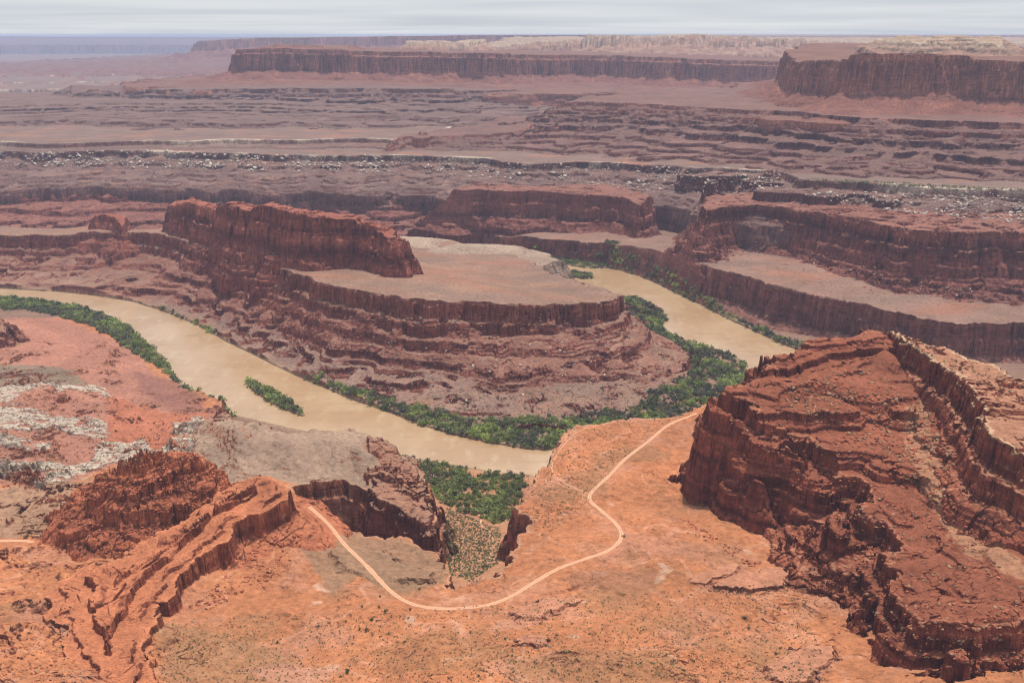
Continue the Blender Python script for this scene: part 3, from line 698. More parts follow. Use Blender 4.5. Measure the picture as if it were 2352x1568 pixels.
paint([(440, 962), (530, 950), (860, 985), (930, 1045), (975, 1085), (985, 1115), (940, 1130), (800, 1110), (700, 1112), (600, 1095), (480, 1115), (445, 1050)], 120, 5, (.30, .20, .14), 3)
paint([(690, 1190), (735, 1192), (990, 1266), (1022, 1290), (1025, 1335), (920, 1360), (845, 1312), (760, 1360), (690, 1260)], 115, 4, (.27, .155, .09), 3, .9)
paint([(-60, 1120), (180, 1100), (150, 1180), (100, 1222), (-60, 1232)], 105, 4, (.33, .19, .115), 3)
paint([(365, 1430), (470, 1450), (700, 1500), (760, 1560), (600, 1580), (380, 1570)], 138, 8, (.29, .15, .075), 6, .7)

COL[:] = mixc(COL, np.broadcast_to(C(.27, .175, .11), COL.shape), mud * .8 * (H < 6))
MID = 1 + [L['style'] for L in LAND].index('nearred')
paint([(2085, 1085), (2130, 1090), (2120, 1160), (2160, 1230), (2230, 1310), (2360, 1400), (2360, 1440), (2240, 1380), (2150, 1310), (2080, 1210), (2060, 1150)], 195, 3, (.40, .22, .125), 9, .6, False, (MID,))
paint([(1760, 900), (1900, 830), (2000, 800), (2100, 900), (2200, 1020), (2230, 1090), (2050, 1080), (1900, 1000)], 225, 12, (.235, .082, .046), 6, .6, True, (MID,))

for pp, cc_, zz_ in (([(1040, 1425), (1055, 1415), (1070, 1460), (1105, 1500), (1090, 1505), (1060, 1480)], (.46, .235, .15), 134), ([(1150, 1420), (1230, 1385), (1290, 1390), (1200, 1440), (1130, 1450)], (.42, .20, .125), 133),
                     ([(1560, 1250), (1700, 1245), (1740, 1290), (1690, 1310), (1580, 1290)], (.36, .165, .09), 130), ([(1290, 1330), (1400, 1290), (1520, 1310), (1500, 1350), (1350, 1360)], (.30, .135, .075), 128),
                     ([(1180, 1540), (1300, 1500), (1500, 1500), (1600, 1560), (1400, 1580)], (.32, .15, .07), 143), ([(850, 1500), (1000, 1450), (1120, 1480), (1100, 1540), (900, 1550)], (.33, .145, .066), 140),
                     ([(560, 1540), (700, 1500), (780, 1540), (700, 1580)], (.42, .20, .13), 143)):
    paint(pp, zz_, 5, cc_, 6, .75)
# ------------------------------------------------------------------ scene helpers
scene = bpy.context.scene
COLL = scene.collection

def tag(o, label=None, cat=None, group=None, kind=None):
    if label:
        o['label'] = label
    if cat:
        o['category'] = cat
    if group:
        o['group'] = group
    if kind:
        o['kind'] = kind
    return o

def mesh_np(name, V, tris, col=None, smooth=False, quads=False):
    me = bpy.data.meshes.new(name)
    V = np.ascontiguousarray(V, f4)
    tris = np.ascontiguousarray(tris, np.int32)
    n = tris.shape[1]
    me.vertices.add(len(V))
    me.vertices.foreach_set('co', V.ravel())
    me.loops.add(tris.size)
    me.loops.foreach_set('vertex_index', tris.ravel())
    me.polygons.add(len(tris))
    me.polygons.foreach_set('loop_start', np.arange(0, tris.size, n, dtype=np.int32))
    me.polygons.foreach_set('use_smooth', np.full(len(tris), smooth))
    me.update(calc_edges=True)
    if col is not None:
        at = me.color_attributes.new('Col', 'FLOAT_COLOR', 'POINT')
        c4 = np.ones((len(V), 4), f4)
        c4[:, :3] = col
        at.data.foreach_set('color', c4.ravel())
    return me

def link(name, me, mat, parent=None):
    o = bpy.data.objects.new(name, me)
    COLL.objects.link(o)
    if mat is not None:
        me.materials.append(mat)
    if parent:
        o.parent = parent
    return o

class NT_:
    def __init__(s, name):
        s.m = bpy.data.materials.new(name)
        s.m.use_nodes = True
        s.t = s.m.node_tree
        s.t.nodes.clear()
        s.out = s.n('ShaderNodeOutputMaterial')
    def n(s, typ, **kw):
        nd = s.t.nodes.new(typ)
        for k, v in kw.items():
            setattr(nd, k, v)
        return nd
    def l(s, a, b):
        s.t.links.new(a, b)
    def set(s, sock, v):
        if hasattr(v, 'node'):
            s.l(v, sock)
        else:
            sock.default_value = v
    def math(s, op, a, b=0.0, c=None, clamp=False):
        nd = s.n('ShaderNodeMath', operation=op, use_clamp=clamp)
        s.set(nd.inputs[0], a)
        s.set(nd.inputs[1], b)
        if c is not None:
            s.set(nd.inputs[2], c)
        return nd.outputs[0]
    def mr(s, v, a, b, c, d, smooth=True):
        nd = s.n('ShaderNodeMapRange', interpolation_type='SMOOTHSTEP' if smooth else 'LINEAR')
        s.set(nd.inputs[0], v)
        for i, x in enumerate((a, b, c, d)):
            nd.inputs[1 + i].default_value = x
        return nd.outputs[0]
    def noise(s, vec, scale, detail=3.0, rough=.55, dim='3D'):
        nd = s.n('ShaderNodeTexNoise', noise_dimensions=dim)
        s.l(vec, nd.inputs['Vector'])
        nd.inputs['Scale'].default_value = scale
        nd.inputs['Detail'].default_value = detail
        nd.inputs['Roughness'].default_value = rough
        return nd.outputs[0]
    def scale(s, vec, xyz):
        nd = s.n('ShaderNodeVectorMath', operation='MULTIPLY')
        s.l(vec, nd.inputs[0])
        nd.inputs[1].default_value = xyz
        return nd.outputs[0]
    def mix(s, a, b, f, mode='MIX'):
        nd = s.n('ShaderNodeMix', data_type='RGBA', blend_type=mode)
        s.set(nd.inputs[0], f)
        s.set(nd.inputs[6], a)
        s.set(nd.inputs[7], b)
        return nd.outputs[2]

def mat_rock():
    g = NT_('canyon_rock')
    geo = g.n('ShaderNodeNewGeometry')
    pos = geo.outputs['Position']
    sep = g.n('ShaderNodeSeparateXYZ')
    g.l(geo.outputs['True Normal'], sep.inputs[0])
    steep = g.mr(sep.outputs[2], .88, .55, 0, 1)
    col = g.n('ShaderNodeVertexColor', layer_name='Col').outputs[0]
    strat = g.noise(g.scale(pos, (.012, .012, .20)), 1.0, 7, .72)
    streak = g.noise(g.scale(pos, (.08, .08, .014)), 1.0, 6, .68)
    fine = g.noise(pos, .16, 6, .68)
    big = g.noise(pos, .012, 4, .6)
    pebble = g.noise(pos, .8, 3, .7)
    f1 = g.mr(strat, .34, .66, .62, 1.35, False)
    f2 = g.mr(streak, .33, .67, .70, 1.30, False)
    sel = g.mr(g.noise(g.scale(pos, (.02, .02, .03)), 1.0, 3, .6), .42, .58, 0, 1)
    mm = g.n('ShaderNodeMix', data_type='FLOAT')
    g.l(sel, mm.inputs[0]); g.l(f1, mm.inputs[2]); g.l(f2, mm.inputs[3])
    cell = g.n('ShaderNodeTexVoronoi')
    g.l(g.scale(pos, (.07, .07, .12)), cell.inputs['Vector'])
    cell.inputs['Scale'].default_value = 1.0
    cs = g.n('ShaderNodeSeparateColor')
    g.l(cell.outputs['Color'], cs.inputs[0])
    st = g.math('MULTIPLY', mm.outputs[0], g.mr(cs.outputs[0], 0, 1, .86, 1.14, False))
    st = g.math('MULTIPLY_ADD', g.math('SUBTRACT', st, 1.0), steep, 1.0)
    ff = g.mr(fine, .3, .7, .70, 1.30, False)
    fb = g.mr(big, .3, .7, .86, 1.14, False)
    fp = g.mr(pebble, .3, .7, .82, 1.18, False)
    tot = g.math('MULTIPLY', g.math('MULTIPLY', st, ff), g.math('MULTIPLY', fb, fp))
    cc = g.n('ShaderNodeVectorMath', operation='SCALE')
    g.l(col, cc.inputs[0])
    g.l(tot, cc.inputs[3])
    # desert varnish streaks running down the walls
    var = g.mr(g.noise(g.scale(pos, (.05, .05, .003)), 1.0, 4, .6), .56, .70, 0, .45)
    c2 = g.mix(cc.outputs[0], (.075, .035, .03, 1), g.math('MULTIPLY', var, steep))
    b = g.n('ShaderNodeBsdfPrincipled')
    g.l(c2, b.inputs['Base Color'])
    b.inputs['Roughness'].default_value = .95
    b.inputs['Specular IOR Level'].default_value = .1
    vor = g.n('ShaderNodeTexVoronoi', feature='DISTANCE_TO_EDGE')
    g.l(g.scale(pos, (.075, .075, .11)), vor.inputs['Vector'])
    vor.inputs['Scale'].default_value = 1.0
    crack = g.mr(vor.outputs['Distance'], 0, .09, 0, 1)
    hgt = g.math('MULTIPLY', fine, 3.2)
    hgt = g.math('ADD', hgt, g.math('MULTIPLY', pebble, .7))
    hs = g.math('ADD', g.math('MULTIPLY', strat, 5.0), g.math('MULTIPLY', streak, 6.0))
    hs = g.math('ADD', hs, g.math('MULTIPLY', crack, .8))
    hgt = g.math('MULTIPLY_ADD', hs, steep, hgt)
    bp = g.n('ShaderNodeBump')
    bp.inputs['Strength'].default_value = .8
    bp.inputs['Distance'].default_value = 1.0
    g.l(hgt, bp.inputs['Height'])
    g.l(bp.outputs[0], b.inputs['Normal'])
    g.l(b.outputs[0], g.out.inputs[0])
    return g.m

ROCK = mat_rock()

# ------------------------------------------------------------------ terrain objects
idx = np.arange(NR * NT, dtype=np.int32).reshape(NR, NT)
q = np.stack([idx[:-1, :-1], idx[:-1, 1:], idx[1:, 1:], idx[1:, :-1]], -1).reshape(-1, 4)
qid = ID[:-1, :-1].ravel()
VALL = np.stack([GX, GY, H], -1).reshape(-1, 3)
CALL = COL.reshape(-1, 3)
for k in range(len(LAND) + 1):
    qq = q[qid == k]
    if len(qq) == 0:
        continue
    used = np.zeros(NR * NT, bool)
    used[qq.ravel()] = True
    remap = np.cumsum(used, dtype=np.int32) - 1
    nm = 'ground' if k == 0 else LAND[k - 1]['name']
    me = mesh_np(nm, VALL[used], remap[qq], CALL[used], smooth=False)
    o = link(nm, me, ROCK)
    tag(o, kind='structure')
    if k and LAND[k - 1].get('label'):
        tag(o, label=LAND[k - 1]['label'], cat=LAND[k - 1]['cat'])

# ------------------------------------------------------------------ river
def mat_river():
    g = NT_('muddy_water')
    geo = g.n('ShaderNodeNewGeometry')
    pos = geo.outputs['Position']
    big = g.noise(g.scale(pos, (.006, .006, 1)), 1.0, 4, .55)
    fine = g.noise(g.scale(pos, (.05, .02, 1)), 1.0, 4, .6)
    c = g.mix((.36, .222, .115, 1), (.43, .285, .165, 1), g.mr(big, .35, .65, 0, 1))
    c = g.mix(c, (.47, .35, .22, 1), g.mr(fine, .5, .7, 0, .5))
    strk = g.noise(g.scale(pos, (.016, .05, 1)), 1.0, 6, .7)
    c = g.mix(c, (.29, .19, .10, 1), g.mr(strk, .5, .72, 0, .65))
    b = g.n('ShaderNodeBsdfPrincipled')
    g.l(c, b.inputs['Base Color'])
    b.inputs['Roughness'].default_value = .2
    b.inputs['Specular IOR Level'].default_value = .5
    bp = g.n('ShaderNodeBump')
    bp.inputs['Strength'].default_value = .35
    bp.inputs['Distance'].default_value = .5
    g.l(g.noise(g.scale(pos, (.25, .12, 1)), 1.0, 4, .6), bp.inputs['Height'])
    g.l(bp.outputs[0], b.inputs['Normal'])
    g.l(b.outputs[0], g.out.inputs[0])
    return g.m

me = bpy.data.meshes.new('river')
xs = [p[0] for p in RIVER]
ys = [p[1] for p in RIVER]
me.from_pydata([(-2600, 900, 0), (1500, 900, 0), (1500, 3000, 0), (-2600, 3000, 0)], [], [(0, 1, 2, 3)])
tag(link('river', me, mat_river()), 'broad muddy brown river bending round the peninsula', 'river', kind='structure')

# ------------------------------------------------------------------ roads
def mat_road():
    g = NT_('road_dust')
    pos = g.n('ShaderNodeNewGeometry').outputs['Position']
    uv = g.n('ShaderNodeUVMap')
    su = g.n('ShaderNodeSeparateXYZ')
    g.l(uv.outputs[0], su.inputs[0])
    c = g.mix((.43, .205, .112, 1), (.53, .285, .17, 1), g.mr(g.noise(pos, .5, 4), .3, .7, 0, 1))
    tr = g.math('ABSOLUTE', g.math('SUBTRACT', g.math('ABSOLUTE', g.math('SUBTRACT', su.outputs[0], .5)), .2))
    c = g.mix(c, (.68, .42, .27, 1), g.mr(tr, .12, .02, 0, .6))
    b = g.n('ShaderNodeBsdfPrincipled')
    g.l(c, b.inputs['Base Color'])
    b.inputs['Roughness'].default_value = .95
    b.inputs['Specular IOR Level'].default_value = .1
    edge = g.math('MULTIPLY', g.math('ABSOLUTE', g.math('SUBTRACT', su.outputs[0], .5)), 2.0)
    edge = g.math('ADD', edge, g.math('MULTIPLY', g.math('SUBTRACT', g.noise(pos, .45, 4, .7), .5), 1.1))
    tp = g.n('ShaderNodeBsdfTransparent')
    mx = g.n('ShaderNodeMixShader')
    g.l(g.mr(edge, .72, .98, 0, 1), mx.inputs[0])
    g.l(b.outputs[0], mx.inputs[1])
    g.l(tp.outputs[0], mx.inputs[2])
    g.l(mx.outputs[0], g.out.inputs[0])
    return g.m
ROADM = mat_road()
ROADLAB = ['wide pale dirt road winding across the orange bench', 'narrow dirt spur track looping near the bench edge', 'thin sandy track along the floor of the side canyon', 'short stretch of dirt road left of the rocky hump']
for (nm, hw, sp), lab in zip(ROADP, ROADLAB):
    sp = spline(sp[::2], 2.5)
    t = np.gradient(sp[:, :2], axis=0)
    t /= np.linalg.norm(t, axis=1)[:, None] + 1e-9
    nrm = np.stack([-t[:, 1], t[:, 0]], 1)
    wob = hw * (1 + .22 * perlin(sp[:, 0].astype(f4), sp[:, 1].astype(f4), 14, 61))
    V = []
    UV = []
    cross = np.linspace(-1, 1, 7)
    for c in cross:
        xy = sp[:, :2] + nrm * (c * wob)[:, None]
        z = np.maximum(smp(H, xy[:, 0], xy[:, 1]), sp[:, 2] - .2) + .16 * (1 - .9 * c * c * c * c) 
        V.append(np.column_stack([xy, z]))
    V = np.stack(V, 1)
    n, m = V.shape[:2]
    ii = np.arange(n * m).reshape(n, m)
    qd = np.stack([ii[:-1, :-1], ii[:-1, 1:], ii[1:, 1:], ii[1:, :-1]], -1).reshape(-1, 4)
    me = mesh_np(nm, V.reshape(-1, 3), qd, smooth=True)
    uvl = me.uv_layers.new(name='UVMap')
    uu = np.tile((cross + 1) / 2, n)[qd.ravel()]
    uvl.data.foreach_set('uv', np.column_stack([uu, uu * 0]).astype(f4).ravel())
    tag(link(nm, me, ROADM), lab, nm, kind='structure')

# ------------------------------------------------------------------ finding the ground a sighting falls on
def inpoly(poly, n, r=rng):
    p = np.array(poly, float)
    lo, hi = p.min(0), p.max(0)
    got = []
    while len(got) < n:
        q = lo + (hi - lo) * r.random((n * 3, 2))
        ok = sdf([(a, b) for a, b in poly], q[:, 0].astype(f4), q[:, 1].astype(f4)) > 0
        got += list(q[ok])
    return np.array(got[:n])

def sight(poly, n):
    q = inpoly(poly, n)
    h = hits(q[:, 0], q[:, 1])
    return h[~np.isnan(h[:, 0])]

# ------------------------------------------------------------------ plants
def leaf_cloud(n, seed, flat=.75, leaf=.34):
    """unit bush: leaf sprays spread through an uneven crown; returns verts, quads, shade"""
    r = np.random.default_rng(seed)
    lob = r.normal(size=(5, 3)) * (.42, .42, .2)
    V = []
    S = []
    for i in range(n):
        c = lob[r.integers(5)]
        d = r.normal(size=3)
        d /= np.linalg.norm(d)
        p = c + d * .55 * r.uniform(.55, 1.0)
        p[2] = max(p[2] * flat + .5, .04)
        a = r.normal(size=3)
        a /= np.linalg.norm(a)
        b = np.cross(a, r.normal(size=3))
        b /= np.linalg.norm(b)
        s = leaf * r.uniform(.6, 1.2)
        V += [p - a * s, p - b * s * .6, p + a * s, p + b * s * .6]
        S += [r.uniform(.75, 1.25)] * 4
    Vn = np.array(V)
    Qn = np.arange(len(V)).reshape(-1, 4)
    return Vn, Qn, np.array(S)

CLOUDS = [leaf_cloud(46, 100 + i) for i in range(6)]
SPARSE = [leaf_cloud(16, 200 + i, .6, .42) for i in range(4)]

def many(points, sizes, cols, protos, zs=None):
    Vs, Qs_, Cs = [], [], []
    off = 0
    for n, p in enumerate(points):
        V, Qd, S = protos[n % len(protos)]
        a = rng.uniform(0, 6.28)
        ca, sa = math.cos(a), math.sin(a)
        s = sizes[n]
        hgt = s * (zs[n] if zs is not None else 1)
        W = np.column_stack([(V[:, 0] * ca - V[:, 1] * sa) * s + p[0], (V[:, 0] * sa + V[:, 1] * ca) * s + p[1], V[:, 2] * hgt + p[2]])
        Vs.append(W)
        Qs_.append(Qd + off)
        Cs.append(cols[n][None, :] * S[:, None])
        off += len(V)
    return np.concatenate(Vs), np.concatenate(Qs_), np.concatenate(Cs)

def mat_leaf():
    g = NT_('leaves')
    col = g.n('ShaderNodeVertexColor', layer_name='Col').outputs[0]
    b = g.n('ShaderNodeBsdfPrincipled')
    g.l(col, b.inputs['Base Color'])
    b.inputs['Roughness'].default_value = .75
    b.inputs['Specular IOR Level'].default_value = .2
    tr = g.n('ShaderNodeBsdfTranslucent')
    g.l(col, tr.inputs['Color'])
    mx = g.n('ShaderNodeMixShader')
    mx.inputs[0].default_value = .38
    g.l(b.outputs[0], mx.inputs[1])
    g.l(tr.outputs[0], mx.inputs[2])
    g.l(mx.outputs[0], g.out.inputs[0])
    return g.m
LEAF = mat_leaf()

GREENS = np.array([(.23, .27, .085), (.195, .23, .08), (.27, .31, .09), (.22, .23, .10)])
GREYG = np.array([(.165, .165, .105), (.18, .175, .12), (.14, .155, .095)])

def belt(label, poly, spacing, size, mixgrey, tall=1.0, z=3):
    """a thicket: bushes set over a mapped strip of bank"""
    w = Ps([(u, v, z) for u, v in poly])
    p = np.array([(a, b) for a, b, _ in w])
    lo, hi = p.min(0), p.max(0)
    n = int((hi - lo).prod() / spacing ** 2)
    q = (lo + (hi - lo) * rng.random((n, 2))).astype(f4)
    d = sdf(w, q[:, 0], q[:, 1])
    gap = perlin(q[:, 0], q[:, 1], 34, 75) + .5 * perlin(q[:, 0], q[:, 1], 11, 76)
    q = q[(d > rng.uniform(-4, 3, n)) & (gap > rng.uniform(-.75, -.25, n))]
    if not len(q):
        return
    zz = smp(H, q[:, 0], q[:, 1])
    keep = (zz > .0) & (zz < 60)
    q, zz = q[keep], zz[keep]
    x, y = q[:, 0], q[:, 1]
    gk = perlin(x, y, 55, 71) + .5 * perlin(x, y, 17, 72)
    pts = np.column_stack([x, y, zz - .2])
    n = len(pts)
    cols = GREENS[rng.integers(0, 4, n)] * rng.uniform(.6, 1.45, (n, 1)) * (1 + .4 * gk)[:, None]
    grey = (gk + rng.normal(0, .25, n)) < mixgrey
    cols[grey] = GREYG[rng.integers(0, 3, grey.sum())] * rng.uniform(.7, 1.15, (grey.sum(), 1))
    sz = size * rng.choice([.4, .6, .8, 1, 1.2, 1.9], n) * (1 + .25 * gk)
    V, Qd, Cc = many(pts, sz, np.clip(cols, .01, 1), CLOUDS, rng.uniform(.9, 1.5, n) * tall)
    tag(link('thicket', mesh_np('thicket', V, Qd, Cc), LEAF), label, 'thicket', kind='stuff')

belt('long dense green thicket lining the left river bank', [(-120, 676), (0, 683), (100, 691), (200, 709), (250, 728), (300, 756), (340, 793), (375, 829), (400, 861), (418, 886), (395, 872), (368, 846), (330, 832), (290, 806), (250, 776), (200, 749), (130, 724), (60, 712), (-120, 706)], 4.2, 3.4, -.15)
belt('thin green strip of shrubs below the dark bank ledges', [(400, 868), (420, 886), (450, 906), (480, 926), (510, 947), (535, 955), (520, 958), (490, 940), (455, 915), (415, 895)], 4.2, 2.8, -.3, z=2)
belt('short green strip at the foot of the peninsula slope', [(368, 707), (430, 733), (495, 762), (485, 768), (430, 745), (372, 714)], 4, 3.0, -.1)
belt('long green thicket between the peninsula slope and the river', [(695, 866), (760, 880), (830, 898), (880, 914), (950, 936), (1010, 950), (1060, 964), (1150, 972), (1300, 968), (1400, 955), (1480, 938), (1500, 984), (1350, 1015), (1256, 1034), (1200, 1030), (1120, 1016), (1040, 998), (960, 974), (900, 949), (830, 925), (760, 898)], 3.7, 3.0, -.22)
belt('broad green and grey thicket inside the right river bend', [(1424, 684), (1459, 692), (1493, 708), (1524, 719), (1532, 736), (1520, 744), (1524, 760), (1541, 772), (1575, 785), (1616, 799), (1651, 807), (1685, 818), (1705, 835), (1719, 855), (1722, 871), (1650, 928), (1500, 984), (1470, 940), (1490, 920), (1540, 900), (1580, 870), (1592, 850), (1575, 830), (1540, 802), (1500, 778), (1450, 742), (1430, 704)], 4.3, 3.2, .05)
belt('bright green thicket filling the mouth of the side canyon', [(920, 1050), (1000, 1063), (1080, 1076), (1140, 1087), (1215, 1092), (1200, 1130), (1185, 1160), (1180, 1200), (1140, 1215), (1105, 1185), (1080, 1182), (1050, 1170), (1010, 1152), (985, 1115), (960, 1078)], 3.3, 2.5, -.45)
belt('dark green shrub strip under the far right canyon wall', [(1420, 612), (1455, 622), (1493, 634), (1527, 650), (1575, 674), (1616, 694), (1651, 712), (1685, 728), (1719, 742), (1753, 756), (1787, 770), (1821, 785), (1880, 798), (1850, 808), (1821, 801), (1787, 786), (1753, 771), (1719, 755), (1685, 740), (1651, 723), (1616, 704), (1575, 685), (1527, 661), (1493, 644), (1455, 631), (1421, 620)], 4.6, 3.2, .05)
belt('green thicket under the farthest bend of the canyon wall', [(1215, 582), (1260, 590), (1320, 602), (1360, 606), (1418, 600), (1422, 618), (1390, 616), (1339, 615), (1288, 607), (1254, 599), (1223, 591)], 5, 3.6, -.3)
belt('narrow green island lying in the near river reach', [(563, 878), (580, 877), (630, 900), (690, 938), (697, 950), (690, 955), (640, 935), (590, 905)], 3.4, 3.0, -.5, z=1)
belt('small dark green island in the far river reach', [(1284, 624), (1310, 622), (1350, 632), (1366, 639), (1340, 641), (1300, 634)], 4, 3.0, -.1, z=1)

# single trees near the road and in the side canyon: trunk and crown
def trunk_mesh(seed):
    r = np.random.default_rng(seed)
    V, Fq = [], []
    def limb(a, b, ra, rb):
        a, b = np.array(a), np.array(b)
        d = (b - a) / np.linalg.norm(b - a)
        u = np.cross(d, (.3, .9, .2))
        u /= np.linalg.norm(u)
        w = np.cross(d, u)
        o = len(V)
        for p, rad in ((a, ra), (b, rb)):
            for k in range(6):
                t = k * math.pi / 3
                V.append(p + (u * math.cos(t) + w * math.sin(t)) * rad)
        for k in range(6):
            Fq.append((o + k, o + (k + 1) % 6, o + 6 + (k + 1) % 6, o + 6 + k))
    limb((0, 0, -.15), (.05, .02, .4), .09, .065)
    for k in range(5):
        t = k * 1.26 + r.uniform(-.3, .3)
        limb((.05, .02, .36), (.45 * math.cos(t), .45 * math.sin(t), .75 + r.uniform(-.1, .2)), .05, .015)
    return np.array(V), np.array(Fq)

def mat_bark():
    g = NT_('bark')
    b = g.n('ShaderNodeBsdfPrincipled')
    pos = g.n('ShaderNodeNewGeometry').outputs['Position']
    g.l(g.mix((.16, .11, .08, 1), (.27, .20, .15, 1), g.noise(pos, 3.0)), b.inputs['Base Color'])
    b.inputs['Roughness'].default_value = .9
    g.l(b.outputs[0], g.out.inputs[0])
    return g.m
BARK = mat_bark()
TREEV = []
for i in range(4):
    tv, tf = trunk_mesh(300 + i)
    V, Qd, S = leaf_cloud(190, 320 + i, .85, .17)
    V = V + (0, 0, .12)
    cc = np.array([(.065, .085, .035), (.08, .105, .045), (.055, .08, .03), (.10, .13, .05)])[i][None, :] * S[:, None]
    TREEV.append((mesh_np('trunk', tv, tf), mesh_np('crown', V, Qd, cc)))
    TREEV[-1][0].materials.append(BARK)
    TREEV[-1][1].materials.append(LEAF)
TREES = [   # sighting, radius, label
    (885, 1407, 2.6, 'largest round dark juniper just below the road bend'), (853, 1424, 2.6, 'spreading juniper with a forked trunk below the road'),
    (842, 1448, 2.1, 'grey green bushy juniper beside a smaller round one'), (824, 1446, 1.5, 'small round juniper left of a bushy grey green one'),
    (798, 1546, 2.3, 'lone dark juniper at the bottom edge of the picture'), (637, 1475, 1.8, 'dark juniper on the bare slope below the rock slab'),
    (943, 1400, 1.4, 'small juniper touching the lower edge of the road'), (868, 1396, 1.7, 'low juniper above the largest round one'),
    (832, 1394, 1.5, 'low pale green juniper left of the road curve'), (872, 1370, 1.5, 'small upright juniper at the upper road shoulder'),
    (964, 1353, 1.4, 'single small juniper on red slickrock inside the road curve'), (1431, 1234, 1.9, 'green juniper at the outside of the sharp road bend'),
    (1711, 1421, 2.2, 'wide low green bush near the foot of the right cliff'), (1780, 1503, 1.8, 'green bush at the foot of the lower right cliff'),
    (60, 1236, 2.6, 'dark bush beside the short road on the left'), (1114, 1305, 3.0, 'bright green cottonwood at the head of the side canyon'),
    (1107, 1316, 2.2, 'smaller bright green tree beside the canyon head cottonwood'), (2098, 1107, 1.9, 'leftmost green bush on the pale wash of the right slope'),
    (2112, 1100, 1.9, 'upper green bush on the pale wash of the right slope'), (2110, 1114, 1.8, 'lower green bush on the pale wash of the right slope'),
    (2152, 1158, 1.7, 'lone green bush on red ground right of the pale wash'), (190, 1082, 2.6, 'largest dark bush on the white ledges'), (306, 1060, 2.3, 'dark bush at the edge of the white ledges nearest the hump')]
hp = hits([t[0] for t in TREES], [t[1] for t in TREES])
for i, (u, v, r_, lab) in enumerate(TREES):
    if np.isnan(hp[i, 0]):
        continue
    t = bpy.data.objects.new('juniper_tree', None)
    COLL.objects.link(t)
    t.location = Vector(hp[i])
    t.rotation_euler = (0, 0, i * 1.7)
    t.scale = (r_, r_, r_ * random.uniform(.85, 1.1))
    tag(t, lab, 'tree', 'scattered small trees on the near bench')
    for k in (0, 1):
        o = bpy.data.objects.new(('trunk', 'crown')[k], TREEV[i % 4][k])
        COLL.objects.link(o)
        o.parent = t

# low desert shrubs, one object each
SHM = []
for i in range(5):
    V, Qd, S = leaf_cloud(40, 400 + i, .6, .3)
    c = np.array([(.12, .105, .06), (.10, .10, .05), (.085, .10, .045), (.13, .11, .07), (.075, .085, .04)])[i]
    me = mesh_np('desert_shrub', V, Qd, c[None, :] * S[:, None])
    me.materials.append(LEAF)
    SHM.append(me)
def shrubs(poly, n, s, label, group):
    for p in sight(poly, n):
        o = bpy.data.objects.new('desert_shrub', random.choice(SHM))
        COLL.objects.link(o)
        r_ = s * random.uniform(.7, 1.5)
        o.location = (p[0], p[1], p[2] - .1)
        o.rotation_euler = (0, 0, random.uniform(0, 6.28))
        o.scale = (r_, r_, r_ * .85)
        tag(o, label, 'shrub', group)
PLAT = [(1600, 945), (1540, 970), (1440, 1045), (1360, 1130), (1355, 1160), (1240, 1240), (1215, 1200), (1190, 1150), (1260, 1050), (1300, 1000), (1400, 965)]
shrubs(PLAT, 120, 1.0, 'low dark shrub dotted over the orange bench above the road', 'shrubs on the orange bench')
shrubs([(1030, 1168), (1060, 1185), (1130, 1230), (1140, 1290), (1080, 1330), (1035, 1315), (1020, 1240)], 70, 1.2, 'low green shrub on the sandy floor of the side canyon', 'shrubs on the side canyon floor')
shrubs([(0, 920), (250, 900), (430, 1000), (400, 1060), (180, 1100), (0, 1100)], 60, 1.7, 'dark shrub scattered among the white ledges', 'shrubs among the white ledges')
shrubs([(700, 1420), (1800, 1400), (1900, 1568), (700, 1568)], 70, 1.15, 'small dark shrub on the orange ground below the road', 'shrubs below the road')
shrubs([(2080, 1090), (2140, 1100), (2200, 1290), (2340, 1410), (2200, 1340), (2090, 1200)], 24, 1.2, 'dark green shrub along the pale wash on the right rock mass', 'shrubs along the pale wash')
shrubs([(2060, 775), (2130, 800), (2220, 840), (2340, 890), (2340, 930), (2180, 850)], 26, 1.3, 'dark green shrub on the pale top of the rock fin', 'shrubs on the rock fin')
# the rest, uncountable at this distance
def scrub(poly, n, s, label):
    h = sight(poly, n)
    m = len(h)
    cols = np.concatenate([GREYG, GREENS[:2]])[rng.integers(0, 5, m)] * rng.uniform(.7, 1.2, (m, 1))
    V, Qd, Cc = many(h - (0, 0, .05), s * rng.uniform(.5, 1.4, m), cols, SPARSE)
    tag(link('scrub', mesh_np('scrub', V, Qd, Cc), LEAF), label, 'scrub', kind='stuff')
scrub(PLAT, 1300, .7, 'countless tiny dark scrub tufts over the orange bench')
scrub([(1025, 1165), (1060, 1180), (1150, 1215), (1150, 1290), (1080, 1335), (1035, 1322), (1018, 1240)], 2200, 1.25, 'green scrub covering the side canyon floor')
scrub([(400, 1420), (1000, 1400), (1850, 1330), (1900, 1568), (360, 1568)], 3600, .75, 'fine scattered scrub over the orange ground below the road')
scrub([(0, 840), (200, 850), (430, 960), (430, 1060), (180, 1110), (0, 1110)], 500, 1.1, 'scattered dark scrub on the left slope')
scrub([(1430, 700), (1500, 780), (1570, 850), (1480, 930), (1300, 965), (1100, 960), (900, 915), (1000, 900), (1450, 860), (1500, 830)], 900, 1.3, 'dark scrub along the foot of the peninsula slope')
scrub([(1950, 425), (2352, 440), (2352, 434), (2200, 428), (2000, 416), (1850, 411)], 420, 2.6, 'dark scrub crowding the white rim promontory')
scrub([(2040, 765), (2120, 790), (2200, 815), (2352, 880), (2352, 930), (2200, 860)], 90, 1.2, 'scrub on the pale top of the rock fin')

scrub([(960, 640), (1000, 600), (1200, 600), (1400, 675), (1250, 690), (1000, 680), (800, 655)], 260, .9, 'sparse scrub on the flat top of the peninsula')
scrub([(1600, 590), (1800, 640), (2000, 690), (2352, 720), (2352, 690), (2000, 670), (1750, 605)], 300, 1.1, 'sparse scrub on the bench beyond the river')
